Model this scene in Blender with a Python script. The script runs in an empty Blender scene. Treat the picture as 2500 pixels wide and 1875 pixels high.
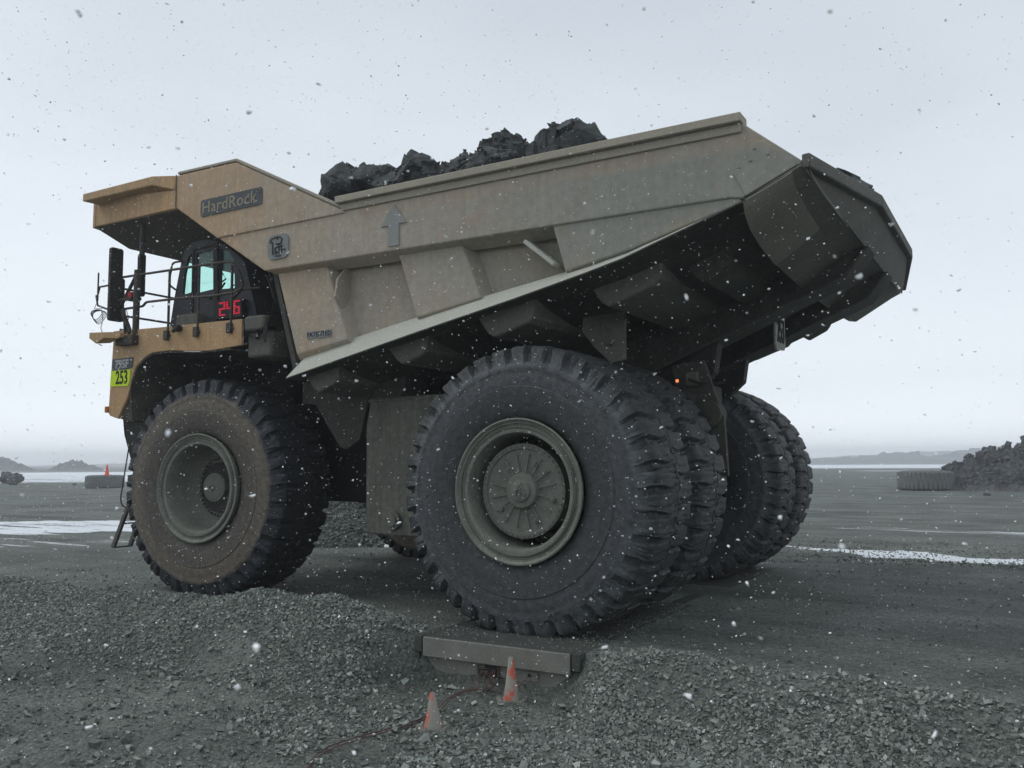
import bpy, bmesh, math, random
import numpy as np
from mathutils import Vector, Matrix, noise
R = math.radians
random.seed(7); rng = np.random.default_rng(7)
scn = bpy.context.scene
col = scn.collection

# ---------------------------------------------------------------- camera
cd = bpy.data.cameras.new('camera'); cam = bpy.data.objects.new('camera', cd); col.objects.link(cam)
cd.sensor_width = 36; cd.lens = 30.5; cd.clip_end = 4000; cd.clip_start = .1
yaw, pitch, roll = R(-30.545), R(5.115), R(-.292)
F = Vector((math.sin(yaw)*math.cos(pitch), math.cos(yaw)*math.cos(pitch), math.sin(pitch)))
r0 = Vector((math.cos(yaw), -math.sin(yaw), 0)); u0 = r0.cross(F)
rr_ = r0*math.cos(roll)+u0*math.sin(roll); uu_ = -r0*math.sin(roll)+u0*math.cos(roll)
M = Matrix((rr_, uu_, -F)).transposed().to_4x4(); M.translation = Vector((5.78, -14.4475, 2.2372)); cam.matrix_world = M
scn.cycles.volume_bounces = 4      # snow haze scatters light more than once
cd.dof.use_dof = True; cd.dof.focus_distance = 13; cd.dof.aperture_fstop = 5
scn.camera = cam

# ---------------------------------------------------------------- sky, sun, exposure
SUN_EL, SUN_AZ = 48, 250
w = bpy.data.worlds.new('World'); scn.world = w; w.use_nodes = True
nt = w.node_tree; nt.nodes.clear(); N = nt.nodes.new; L = nt.links.new
out = N('ShaderNodeOutputWorld'); bg = N('ShaderNodeBackground'); L(bg.outputs[0], out.inputs[0])
sky = N('ShaderNodeTexSky'); sky.sky_type = 'NISHITA'; sky.sun_disc = False
sky.sun_elevation = R(SUN_EL); sky.sun_rotation = R(SUN_AZ); sky.dust_density = 4
hs = N('ShaderNodeHueSaturation'); hs.inputs['Saturation'].default_value = .25; L(sky.outputs[0], hs.inputs['Color'])
tc = N('ShaderNodeTexCoord'); sp = N('ShaderNodeSeparateXYZ'); L(tc.outputs['Generated'], sp.inputs[0])
nz = N('ShaderNodeTexNoise'); nz.inputs['Scale'].default_value = 1.6; nz.inputs['Detail'].default_value = 4
mp = N('ShaderNodeMapping'); mp.inputs['Scale'].default_value = (1, 1, 2.5); L(tc.outputs['Generated'], mp.inputs[0]); L(mp.outputs[0], nz.inputs[0])
n1 = N('ShaderNodeMath'); n1.operation = 'MULTIPLY_ADD'; L(nz.outputs[0], n1.inputs[0]); n1.inputs[1].default_value = .5; n1.inputs[2].default_value = -.25
zc = N('ShaderNodeMath'); zc.operation = 'MULTIPLY'; zc.use_clamp = True; L(sp.outputs['Z'], zc.inputs[0]); zc.inputs[1].default_value = 3
n2 = N('ShaderNodeMath'); n2.operation = 'MULTIPLY'; L(n1.outputs[0], n2.inputs[0]); L(zc.outputs[0], n2.inputs[1])
ad = N('ShaderNodeMath'); ad.operation = 'ADD'; L(n2.outputs[0], ad.inputs[0]); L(sp.outputs['Z'], ad.inputs[1])
rp = N('ShaderNodeValToRGB'); L(ad.outputs[0], rp.inputs[0])
e = rp.color_ramp.elements
e[0].position = .0; e[0].color = (1.36, 1.43, 1.49, 1)
e[1].position = .95; e[1].color = (.70, .76, .82, 1)
for p_, c_ in ((.03, (1.10, 1.165, 1.225)), (.09, (.88, .95, 1.015)), (.24, (.785, .855, .925)), (.42, (.645, .71, .78)), (.62, (.55, .61, .68))):
    m = e.new(p_); m.color = (*c_, 1)
sc_ = N('ShaderNodeVectorMath'); sc_.operation = 'SCALE'; L(rp.outputs[0], sc_.inputs[0]); sc_.inputs['Scale'].default_value = 8.0*1.03
mx = N('ShaderNodeMixRGB'); mx.inputs[0].default_value = .93; L(hs.outputs[0], mx.inputs[1]); L(sc_.outputs[0], mx.inputs[2])
L(mx.outputs[0], bg.inputs[0]); bg.inputs[1].default_value = .12
sl = bpy.data.lights.new('sun', 'SUN'); sl.energy = .7; sl.angle = R(25); sl.color = (1, .97, .93)
so = bpy.data.objects.new('sun', sl); col.objects.link(so)
sd = Vector((math.sin(R(SUN_AZ))*math.cos(R(SUN_EL)), math.cos(R(SUN_AZ))*math.cos(R(SUN_EL)), math.sin(R(SUN_EL))))
so.rotation_euler = sd.to_track_quat('Z', 'Y').to_euler(); so.location = (0, 0, 30)
vs = scn.view_settings; vs.view_transform = 'Standard'; vs.look = 'None'; vs.exposure = .12; vs.gamma = 1

# ---------------------------------------------------------------- material helpers
def mat(name, c, rough=.8, metal=0, nscale=3., namt=.25, c2=None, fine=40., bump=.1, bscale=60., streak=0, spec=.3, c3=None, gradx=None, bdist=.01, wear=None):
    m_ = bpy.data.materials.new(name); m_.use_nodes = True; t = m_.node_tree; b = t.nodes['Principled BSDF']
    n = t.nodes.new; l = t.links.new
    co = n('ShaderNodeTexCoord')
    a = n('ShaderNodeTexNoise'); a.inputs['Scale'].default_value = nscale; a.inputs['Detail'].default_value = 8; a.inputs['Roughness'].default_value = .6
    l(co.outputs['Object'], a.inputs[0])
    r = n('ShaderNodeValToRGB'); r.color_ramp.elements[0].position = .35; r.color_ramp.elements[1].position = .68; l(a.outputs[0], r.inputs[0])
    c2 = c2 or tuple(x*.6 for x in c)
    mix = n('ShaderNodeMixRGB'); mix.inputs[1].default_value = (*c, 1); mix.inputs[2].default_value = (*c2, 1)
    fac = r.outputs[0]
    if gradx:       # dust builds up from front to rear along the thing
        s = n('ShaderNodeSeparateXYZ'); l(co.outputs['Object'], s.inputs[0])
        mr = n('ShaderNodeMapRange'); mr.inputs[1].default_value = gradx[0]; mr.inputs[2].default_value = gradx[1]; l(s.outputs['X'], mr.inputs[0])
        ma = n('ShaderNodeMath'); ma.operation = 'MULTIPLY_ADD'; l(r.outputs[0], ma.inputs[0]); ma.inputs[1].default_value = .38; l(mr.outputs[0], ma.inputs[2])
        mb = n('ShaderNodeMath'); mb.operation = 'SUBTRACT'; l(ma.outputs[0], mb.inputs[0]); mb.inputs[1].default_value = .12; mb.use_clamp = True
        fac = mb.outputs[0]
        if c3:
            mr3_ = n('ShaderNodeMapRange'); mr3_.inputs[1].default_value = -2.6; mr3_.inputs[2].default_value = 1.6; l(s.outputs['X'], mr3_.inputs[0])
            mc = n('ShaderNodeMixRGB'); l(mr3_.outputs[0], mc.inputs[0]); mc.inputs[1].default_value = (*c2, 1); mc.inputs[2].default_value = (*c3, 1); l(mc.outputs[0], mix.inputs[2])
            zr_ = n('ShaderNodeMapRange'); zr_.inputs[1].default_value = 5.93; zr_.inputs[2].default_value = 6.03; l(s.outputs['Z'], zr_.inputs[0])
            zm = n('ShaderNodeMath'); zm.operation = 'MULTIPLY'; l(zr_.outputs[0], zm.inputs[0]); zm.inputs[1].default_value = .55
            mz = n('ShaderNodeMixRGB'); l(zm.outputs[0], mz.inputs[0]); l(mc.outputs[0], mz.inputs[1]); mz.inputs[2].default_value = (.40, .33, .255, 1); l(mz.outputs[0], mix.inputs[2])
    else:
        ma = n('ShaderNodeMath'); ma.operation = 'MULTIPLY'; l(r.outputs[0], ma.inputs[0]); ma.inputs[1].default_value = min(1, namt*3); fac = ma.outputs[0]
    l(fac, mix.inputs[0]); res = mix.outputs[0]
    # fine speckle
    f2 = n('ShaderNodeTexNoise'); f2.inputs['Scale'].default_value = fine; f2.inputs['Detail'].default_value = 5; l(co.outputs['Object'], f2.inputs[0])
    mr2 = n('ShaderNodeMapRange'); mr2.inputs[1].default_value = .3; mr2.inputs[2].default_value = .7; mr2.inputs[3].default_value = 1-namt*.7; mr2.inputs[4].default_value = 1+namt*.7; l(f2.outputs[0], mr2.inputs[0])
    v = n('ShaderNodeVectorMath'); v.operation = 'SCALE'; l(res, v.inputs[0]); l(mr2.outputs[0], v.inputs['Scale']); res = v.outputs[0]
    if streak:
        mpp = n('ShaderNodeMapping'); mpp.inputs['Scale'].default_value = (9, 9, .7); l(co.outputs['Object'], mpp.inputs[0])
        f3 = n('ShaderNodeTexNoise'); f3.inputs['Scale'].default_value = 1.6; f3.inputs['Detail'].default_value = 6; l(mpp.outputs[0], f3.inputs[0])
        mr3 = n('ShaderNodeMapRange'); mr3.inputs[1].default_value = .35; mr3.inputs[2].default_value = .7; mr3.inputs[3].default_value = 1+streak*.4; mr3.inputs[4].default_value = 1-streak; l(f3.outputs[0], mr3.inputs[0])
        v = n('ShaderNodeVectorMath'); v.operation = 'SCALE'; l(res, v.inputs[0]); l(mr3.outputs[0], v.inputs['Scale']); res = v.outputs[0]
    if wear:        # rust or bare patches
        f4 = n('ShaderNodeTexNoise'); f4.inputs['Scale'].default_value = 1.1; f4.inputs['Detail'].default_value = 9; f4.inputs['Roughness'].default_value = .7
        mp4 = n('ShaderNodeMapping'); mp4.inputs['Location'].default_value = (3, 7, 1); mp4.inputs['Scale'].default_value = (1, 1, .6); l(co.outputs['Object'], mp4.inputs[0]); l(mp4.outputs[0], f4.inputs[0])
        rw = n('ShaderNodeValToRGB'); rw.color_ramp.elements[0].position = .53; rw.color_ramp.elements[1].position = .72; l(f4.outputs[0], rw.inputs[0])
        mm = n('ShaderNodeMath'); mm.operation = 'MULTIPLY'; l(rw.outputs[0], mm.inputs[0]); mm.inputs[1].default_value = wear[1]
        mw = n('ShaderNodeMixRGB'); l(mm.outputs[0], mw.inputs[0]); l(res, mw.inputs[1]); mw.inputs[2].default_value = (*wear[0], 1); res = mw.outputs[0]
    l(res, b.inputs['Base Color'])
    b.inputs['Roughness'].default_value = rough; b.inputs['Metallic'].default_value = metal; b.inputs['Specular IOR Level'].default_value = spec
    f5 = n('ShaderNodeTexNoise'); f5.inputs['Scale'].default_value = bscale; f5.inputs['Detail'].default_value = 6; l(co.outputs['Object'], f5.inputs[0])
    bp_ = n('ShaderNodeBump'); bp_.inputs['Strength'].default_value = bump; bp_.inputs['Distance'].default_value = bdist; l(f5.outputs[0], bp_.inputs['Height']); l(bp_.outputs[0], b.inputs['Normal'])
    return m_
def emit(name, c, s):
    m_ = bpy.data.materials.new(name); m_.use_nodes = True; b = m_.node_tree.nodes['Principled BSDF']
    b.inputs['Base Color'].default_value = (*c, 1); b.inputs['Emission Color'].default_value = (*c, 1); b.inputs['Emission Strength'].default_value = s
    return m_

PAINT = mat('dusty_paint', (.49, .315, .17), c2=(.39, .345, .28), c3=(.265, .268, .235), gradx=(-8.0, -3.4), nscale=.9, namt=.12, streak=.07, fine=11, wear=((.36, .235, .145), .6), bump=.6, bscale=2.2, bdist=.05)
PAINTF = mat('ochre_paint', (.47, .30, .155), c2=(.34, .265, .18), nscale=1.4, namt=.16, streak=.12, fine=20, wear=((.27, .15, .07), .4), bump=.4, bscale=1.8, bdist=.04)
RAILD = mat('dusty_top_rail', (.36, .325, .26), c2=(.28, .265, .22), nscale=2, namt=.15)
FLANGE = mat('dusty_flange', (.45, .455, .40), c2=(.37, .37, .315), nscale=2, namt=.12, fine=30)
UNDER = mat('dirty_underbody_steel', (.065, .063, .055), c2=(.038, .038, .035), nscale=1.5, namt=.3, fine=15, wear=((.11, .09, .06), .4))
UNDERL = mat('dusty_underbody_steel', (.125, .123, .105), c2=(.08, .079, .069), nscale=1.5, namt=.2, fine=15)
BLACKP = mat('black_dirty_steel', (.022, .022, .023), c2=(.035, .034, .03), nscale=3, namt=.3, rough=.7)
CABP = mat('dark_grey_cab_paint', (.040, .043, .052), c2=(.06, .062, .066), nscale=2, namt=.2, rough=.6)
RAILM = mat('dark_rail_paint', (.03, .03, .032), c2=(.08, .06, .035), nscale=4, namt=.25, rough=.55)
WEARM = mat('worn_steel_plate', (.19, .18, .15), c2=(.13, .127, .11), nscale=2, namt=.2)
RIMM = mat('dusty_rim_steel', (.185, .195, .165), c2=(.115, .12, .10), nscale=2.5, namt=.22, fine=22, bump=.4, bscale=30)
HUBM = mat('dusty_hub_steel', (.155, .163, .14), c2=(.11, .115, .095), nscale=4, namt=.18, fine=25, wear=((.10, .085, .065), .6), bump=.4, bscale=35)
TANKM = mat('dusty_tank_steel', (.155, .155, .13), c2=(.10, .10, .085), nscale=1.2, namt=.25, fine=12, streak=.2, wear=((.20, .19, .15), .4))
PLATE2 = mat('worn_grey_plate', (.23, .24, .24), c2=(.19, .195, .19), namt=.15, nscale=6)
PLATE = mat('slate_badge', (.08, .09, .10), c2=(.10, .105, .112), namt=.2, nscale=6, bump=.3)
LETT = mat('faded_badge_letter', (.33, .285, .20), c2=(.22, .20, .15), namt=.2, nscale=7)
MARK = mat('grey_arrow_paint', (.27, .28, .27), c2=(.24, .245, .23), namt=.2, nscale=5)
LIME = mat('lime_sticker', (.62, .80, .03), c2=(.5, .65, .03), namt=.1)
BLK = mat('black_figures', (.02, .02, .02), namt=.1)
GREYL = mat('grey_figures', (.45, .46, .46), c2=(.34, .34, .34), namt=.2, nscale=14)
PLATEW = mat('grimy_number_plate', (.36, .365, .34), c2=(.24, .24, .22), namt=.3, nscale=6)
ROCK = mat('dark_broken_rock', (.022, .026, .027), c2=(.065, .074, .072), nscale=2.2, namt=.5, fine=9, bump=1, bscale=6, bdist=.07, rough=.7)
ROCKG = mat('grey_broken_rock', (.055, .058, .058), c2=(.095, .10, .10), nscale=.5, namt=.45, fine=3.5, bump=1, bscale=2.2, bdist=.5)
CONC = mat('grimy_concrete', (.20, .20, .175), c2=(.12, .12, .105), nscale=3, namt=.2, fine=35, wear=((.19, .15, .10), .35), bump=.4)
CONCT = mat('muddy_scale_deck', (.062, .066, .060), c2=(.042, .045, .042), nscale=3, namt=.25, fine=30, wear=((.14, .10, .06), .4), bump=.6)
RED = mat('red_lens', (.45, .03, .03), namt=.1, rough=.3)
CABLE = mat('red_cable', (.13, .05, .048), c2=(.09, .06, .055), namt=.3)
LED = emit('red_led', (.8, .01, .05), .32)
ORANGE = emit('amber_lamp', (1, .28, .08), 1.0)
SNOWF = bpy.data.materials.new('falling_snow'); SNOWF.use_nodes = True
SNOWF.node_tree.nodes['Principled BSDF'].inputs['Base Color'].default_value = (.97, .98, .99, 1)
SNOWF.node_tree.nodes['Principled BSDF'].inputs['Roughness'].default_value = 1

def rubber(name, side, tread, dust, shoulder):
    m_ = bpy.data.materials.new(name); m_.use_nodes = True; t = m_.node_tree; b = t.nodes['Principled BSDF']; n = t.nodes.new; l = t.links.new
    co = n('ShaderNodeTexCoord'); s = n('ShaderNodeSeparateXYZ'); l(co.outputs['Object'], s.inputs[0])
    cx = n('ShaderNodeCombineXYZ'); l(s.outputs['X'], cx.inputs[0]); l(s.outputs['Z'], cx.inputs[2])
    ln = n('ShaderNodeVectorMath'); ln.operation = 'LENGTH'; l(cx.outputs[0], ln.inputs[0])
    nz_ = n('ShaderNodeTexNoise'); nz_.inputs['Scale'].default_value = 2.2; nz_.inputs['Detail'].default_value = 9; nz_.inputs['Roughness'].default_value = .65; l(co.outputs['Object'], nz_.inputs[0])
    ma = n('ShaderNodeMath'); ma.operation = 'MULTIPLY_ADD'; l(nz_.outputs[0], ma.inputs[0]); ma.inputs[1].default_value = .22; l(ln.outputs['Value'], ma.inputs[2])
    rp_ = n('ShaderNodeValToRGB'); mr = n('ShaderNodeMapRange'); mr.inputs[1].default_value = 1.0; mr.inputs[2].default_value = 2.15; l(ma.outputs[0], mr.inputs[0]); l(mr.outputs[0], rp_.inputs[0])
    els = rp_.color_ramp.elements
    els[0].position = 0; els[0].color = (*side, 1); els[1].position = 1; els[1].color = (*tread, 1)
    for p_, c_ in ((.36, side), (.46, dust), (.645, dust), (.70, shoulder), (.79, tuple(x*.5+y*.5 for x, y in zip(shoulder, tread))), (.88, tread)):
        q = els.new(p_); q.color = (*c_, 1)
    f2 = n('ShaderNodeTexNoise'); f2.inputs['Scale'].default_value = 12; f2.inputs['Detail'].default_value = 8; f2.inputs['Roughness'].default_value = .7; l(co.outputs['Object'], f2.inputs[0])
    mr2 = n('ShaderNodeMapRange'); mr2.inputs[1].default_value = .3; mr2.inputs[2].default_value = .7; mr2.inputs[3].default_value = .55; mr2.inputs[4].default_value = 1.5; l(f2.outputs[0], mr2.inputs[0])
    v = n('ShaderNodeVectorMath'); v.operation = 'SCALE'; l(rp_.outputs[0], v.inputs[0]); l(mr2.outputs[0], v.inputs['Scale']); l(v.outputs[0], b.inputs['Base Color'])
    b.inputs['Roughness'].default_value = .62; b.inputs['Specular IOR Level'].default_value = .35
    bp_ = n('ShaderNodeBump'); bp_.inputs['Strength'].default_value = .8; bp_.inputs['Distance'].default_value = .02
    f3 = n('ShaderNodeTexNoise'); f3.inputs['Scale'].default_value = 22; f3.inputs['Detail'].default_value = 9; f3.inputs['Roughness'].default_value = .7; l(co.outputs['Object'], f3.inputs[0]); l(f3.outputs[0], bp_.inputs['Height']); l(bp_.outputs[0], b.inputs['Normal'])
    return m_
RUB_R = rubber('rear_tyre_rubber', (.046, .048, .050), (.037, .040, .040), (.060, .064, .068), (.088, .096, .102))
RUB_F = rubber('front_tyre_rubber', (.080, .072, .061), (.024, .027, .031), (.118, .101, .080), (.035, .039, .046))

def glass():
    m_ = bpy.data.materials.new('tinted_cab_glass'); m_.use_nodes = True; t = m_.node_tree; t.nodes.clear(); n = t.nodes.new
    o = n('ShaderNodeOutputMaterial'); tr = n('ShaderNodeBsdfTransparent'); tr.inputs[0].default_value = (.86, .985, .955, 1)
    gl = n('ShaderNodeBsdfGlossy'); gl.inputs['Roughness'].default_value = .02; gl.inputs[0].default_value = (.8, .85, .85, 1)
    fr = n('ShaderNodeFresnel'); fr.inputs[0].default_value = 1.2; mi = n('ShaderNodeMixShader')
    t.links.new(fr.outputs[0], mi.inputs[0]); t.links.new(tr.outputs[0], mi.inputs[1]); t.links.new(gl.outputs[0], mi.inputs[2]); t.links.new(mi.outputs[0], o.inputs[0]); return m_
GLASS = glass()

# ---------------------------------------------------------------- mesh helpers
class MB:
    def __init__(s): s.v = []; s.f = []; s.m = []
    def add(s, vs_, fs, mi=0):
        b = len(s.v); s.v += [tuple(x) for x in vs_]; s.f += [tuple(b+i for i in f) for f in fs]; s.m += [mi]*len(fs)
    def box(s, x0, x1, y0, y1, z0, z1, mi=0):
        s.add([(x0,y0,z0),(x1,y0,z0),(x1,y1,z0),(x0,y1,z0),(x0,y0,z1),(x1,y0,z1),(x1,y1,z1),(x0,y1,z1)],
              [(0,3,2,1),(4,5,6,7),(0,1,5,4),(1,2,6,5),(2,3,7,6),(3,0,4,7)], mi)
    def loft(s, a, b, mi=0):   # two matching closed loops
        n = len(a); s.add(list(a)+list(b), [tuple(range(n))[::-1], tuple(range(n, 2*n))]+[(i, (i+1) % n, n+(i+1) % n, n+i) for i in range(n)], mi)
    def xz(s, poly, y0, y1, mi=0): s.loft([(x, y0, z) for x, z in poly], [(x, y1, z) for x, z in poly], mi)
    def yz(s, poly, x0, x1, mi=0): s.loft([(x0, y, z) for y, z in poly], [(x1, y, z) for y, z in poly], mi)
    def bar(s, a, b, w_, h, mi=0):
        a = Vector(a); b = Vector(b); d = (b-a).normalized(); up = Vector((0, 0, 1)) if abs(d.z) < .9 else Vector((1, 0, 0))
        x = d.cross(up).normalized()*w_/2; y = x.cross(d).normalized()*h/2
        s.loft([a+x+y, a-x+y, a-x-y, a+x-y], [b+x+y, b-x+y, b-x-y, b+x-y], mi)
    def tube(s, path, r, n=8, mi=0):
        P = [Vector(p) for p in path]; rings = []
        for i, p in enumerate(P):
            d = ((P[min(i+1, len(P)-1)]-P[max(i-1, 0)])).normalized()
            up = Vector((0, 0, 1)) if abs(d.z) < .95 else Vector((1, 0, 0))
            a = d.cross(up).normalized(); b = a.cross(d).normalized()
            rings.append([p+(a*math.cos(t)+b*math.sin(t))*r for t in [2*math.pi*k/n for k in range(n)]])
        fs = [tuple(range(n))[::-1], tuple(range((len(P)-1)*n, len(P)*n))]
        for i in range(len(P)-1):
            fs += [(i*n+k, i*n+(k+1) % n, (i+1)*n+(k+1) % n, (i+1)*n+k) for k in range(n)]
        s.add([v for g in rings for v in g], fs, mi)
    def lathe(s, prof, n=64, c=(0, 0, 0), mi=0):   # axis Y, profile of (y, r)
        vs_ = [(c[0]+r*math.cos(2*math.pi*k/n), c[1]+y, c[2]+r*math.sin(2*math.pi*k/n)) for y, r in prof for k in range(n)]
        fs = [(i*n+k, (i+1)*n+k, (i+1)*n+(k+1) % n, i*n+(k+1) % n) for i in range(len(prof)-1) for k in range(n)]
        s.add(vs_, fs, mi)
    def cyl(s, a, b, r, n=24, mi=0): s.tube([a, b], r, n, mi)
    def build(s, name, mats, parent=None, bevel=0, sharp=35, loc=None):
        me = bpy.data.meshes.new(name); me.from_pydata(s.v, [], s.f); me.validate()
        bm = bmesh.new(); bm.from_mesh(me); bmesh.ops.recalc_face_normals(bm, faces=bm.faces); bm.to_mesh(me); bm.free()
        return link(name, me, mats, parent, s.m if len(s.m) == len(me.polygons) else None, bevel, sharp, loc)
def link(name, me, mats, parent=None, mi=None, bevel=0, sharp=35, loc=None):
    for m_ in (mats if isinstance(mats, (list, tuple)) else [mats]): me.materials.append(m_)
    if mi: me.polygons.foreach_set('material_index', mi)
    me.shade_smooth()
    me.set_sharp_from_angle(angle=R(sharp))
    o = bpy.data.objects.new(name, me); col.objects.link(o)
    if parent: o.parent = parent
    if loc: o.location = loc
    if bevel:
        b = o.modifiers.new('bevel', 'BEVEL'); b.width = bevel; b.segments = 2; b.limit_method = 'ANGLE'; b.angle_limit = R(30)
    return o
def tag(o, label, cat, group=None, kind=None):
    o['label'] = label
    if cat: o['category'] = cat
    if group: o['group'] = group
    if kind: o['kind'] = kind
    return o
def empty(name, loc=(0, 0, 0), rz=0):
    o = bpy.data.objects.new(name, None); col.objects.link(o); o.location = loc; o.rotation_euler = (0, 0, rz); o.empty_display_size = .3; return o
def holed(outer, holes, y0, y1):      # plate in the XZ plane with window openings
    bm = bmesh.new(); rings = []
    for y in (y0, y1):
        es = []; rs = []
        for lp in [outer]+holes:
            vv = [bm.verts.new((x, y, z)) for x, z in lp]; rs.append(vv)
            es += [bm.edges.new((vv[i], vv[(i+1) % len(vv)])) for i in range(len(vv))]
        bmesh.ops.triangle_fill(bm, use_beauty=True, edges=es); rings.append(rs)
    for a, b in zip(*rings):
        for i in range(len(a)):
            j = (i+1) % len(a); bm.faces.new((a[i], a[j], b[j], b[i]))
    bmesh.ops.recalc_face_normals(bm, faces=bm.faces)
    mb = MB(); bm.verts.index_update(); mb.add([v.co[:] for v in bm.verts], [[v.index for v in f.verts] for f in bm.faces]); bm.free(); return mb
def text_into(mb, s, size, origin, xdir, ydir, depth=.01, mi=0, spacing=1.0, sx=1.0, bold=0.0):
    cu = bpy.data.curves.new('txt', 'FONT'); cu.body = s; cu.size = size; cu.extrude = depth; cu.space_character = spacing; cu.align_x = 'CENTER'; cu.align_y = 'CENTER'; cu.resolution_u = 3; cu.offset = bold
    ob = bpy.data.objects.new('txt', cu); col.objects.link(ob)
    dg = bpy.context.evaluated_depsgraph_get(); me = bpy.data.meshes.new_from_object(ob.evaluated_get(dg))
    X = Vector(xdir).normalized(); Y = Vector(ydir).normalized(); Z = X.cross(Y)
    mb.add([Vector(origin)+X*v.co.x*sx+Y*v.co.y+Z*v.co.z for v in me.vertices], [tuple(p.vertices) for p in me.polygons], mi)
    bpy.data.objects.remove(ob); bpy.data.curves.remove(cu); bpy.data.meshes.remove(me)

def h2(ix, iy, seed=0):
    n = (ix.astype(np.int64)*374761393+iy.astype(np.int64)*668265263+seed*1442695041) & 0x7fffffff
    n = ((n ^ (n >> 13))*1274126177) & 0x7fffffff
    return ((n ^ (n >> 16)) & 0xffff)/65535.
def vnoise(x, y, seed=0):
    ix = np.floor(x); iy = np.floor(y); fx = x-ix; fy = y-iy; fx = fx*fx*(3-2*fx); fy = fy*fy*(3-2*fy)
    a = h2(ix, iy, seed); b = h2(ix+1, iy, seed); c = h2(ix, iy+1, seed); d = h2(ix+1, iy+1, seed)
    return (a*(1-fx)+b*fx)*(1-fy)+(c*(1-fx)+d*fx)*fy
def fbm(x, y, o=4, seed=0):
    s = 0; a = .5; n = 0
    for i in range(o): s = s+a*vnoise(x, y, seed+i); n += a; a *= .5; x = x*2.03+7.1; y = y*2.03+3.7
    return s/n-.5
def blocks(x, y, seed=0, tilt=.9):      # broken-rock relief: one tilted plane per cell
    ix = np.floor(x); iy = np.floor(y); best = np.full(np.shape(x), 9e9); out_ = np.zeros(np.shape(x))
    for a in (-1, 0, 1):
        for b in (-1, 0, 1):
            cx, cy = ix+a, iy+b; px = cx+h2(cx, cy, seed); py = cy+h2(cx, cy, seed+1); d = (x-px)**2+(y-py)**2
            v = h2(cx, cy, seed+2)+tilt*((h2(cx, cy, seed+3)-.5)*2*(x-px)+(h2(cx, cy, seed+4)-.5)*2*(y-py)); k = d < best; best = np.where(k, d, best); out_ = np.where(k, v, out_)
    return out_-.5
def sstep(t): t = np.clip(t, 0, 1); return t*t*(3-2*t)

# ---------------------------------------------------------------- ground
def height(x, y):
    x = np.asarray(x, float); y = np.asarray(y, float)
    wob = fbm(x*.5, y*.5, 3, 5)*.5
    ye = -4.85+wob*.4
    pad = np.exp(-(np.abs(x)/1.5)**8)                      # cut in front of the scale
    ye = ye*(1-pad)+(-5.0)*pad
    wdt = 1.75*(1-pad)+.10*pad
    z = -.55*sstep((ye-y)/wdt)
    # left gravel berm
    cx = np.interp(x, [-14, -10.9, -8.1, -6.5, -5.2, -3.7, -2.6, -1.9, -1.35, -1.2], [.05, .10, .10, .12, .19, .38, .36, .22, .02, 0])
    z = z+cx*np.exp(-((y+5.15+wob*.4)/.62)**2)*(1+.5*fbm(x*1.1, y*1.1, 3, 9))
    # loose gravel humps right of the pad
    z = z+.10*np.exp(-((x-2.2)/1.0)**2-((y+5.3)/.5)**2)
    # low ridges beyond the truck
    z = z+.11*np.exp(-((y-5.9-.12*np.sin(x*.9))/.40)**2)*sstep((x-.5)/1.5)
    z = z+.05*np.exp(-((y-13.2)/.8)**2)
    z = z-.05*sstep((-3-x)/2)*sstep((y+4.9)/.3)*sstep((8-y)/3)
    near = sstep((16-np.abs(x))/6)*sstep((16-np.abs(y))/6)
    road = sstep((y+4.9)/.4)
    tr = 1-np.exp(-((y+4.0)/.9)**2)*.8
    z = z+fbm(x*1.2, y*1.2, 4, 1)*(.17*(1-road)+.035*road*tr)+fbm(x*3.1, y*3.1, 3, 4)*.07*(1-road)+fbm(x*9, y*9, 3, 2)*.03*(1-road*.6)*near*(1-pad*road)
    under = np.where(y < 0, sstep((y+5.04)/.04), sstep((5.2-y)/.25))*sstep((1.7-np.abs(x))/.2)
    z = np.where(under > 0, z*(1-under)-.012*under, z)
    z = z*(1-sstep((np.hypot(x, y)-60)/60)*.9)
    return z
def axis(a, b, step, far, g=1.16):
    c = list(np.arange(a, b, step)); s = step; p = c[-1]
    while p < far: s *= g; p += s; c.append(p)
    s = step; p = a; lo = []
    while p > -far: s *= g; p -= s; lo.append(p)
    return np.array(lo[::-1]+c)
def grid_mesh(name, xs, ys, zf):
    X, Y = np.meshgrid(xs, ys); Z = zf(X, Y); nx, ny = len(xs), len(ys)
    me = bpy.data.meshes.new(name); me.vertices.add(nx*ny); me.vertices.foreach_set('co', np.stack([X, Y, Z], -1).ravel().astype('f4'))
    i = (np.arange(ny-1)[:, None]*nx+np.arange(nx-1)[None]).ravel(); q = np.stack([i, i+1, i+nx+1, i+nx], -1)
    return fill_faces(me, q)
def fill_faces(me, q):
    k = q.shape[1]; me.loops.add(q.size); me.loops.foreach_set('vertex_index', q.ravel().astype('i4')); me.polygons.add(len(q))
    me.polygons.foreach_set('loop_start', np.arange(0, q.size, k, dtype='i4')); me.update(calc_edges=True); me.validate(); return me
me = grid_mesh('ground', axis(-13, 9, .055, 1200), axis(-10.5, -3.6, .05, 1200), height)

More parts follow.
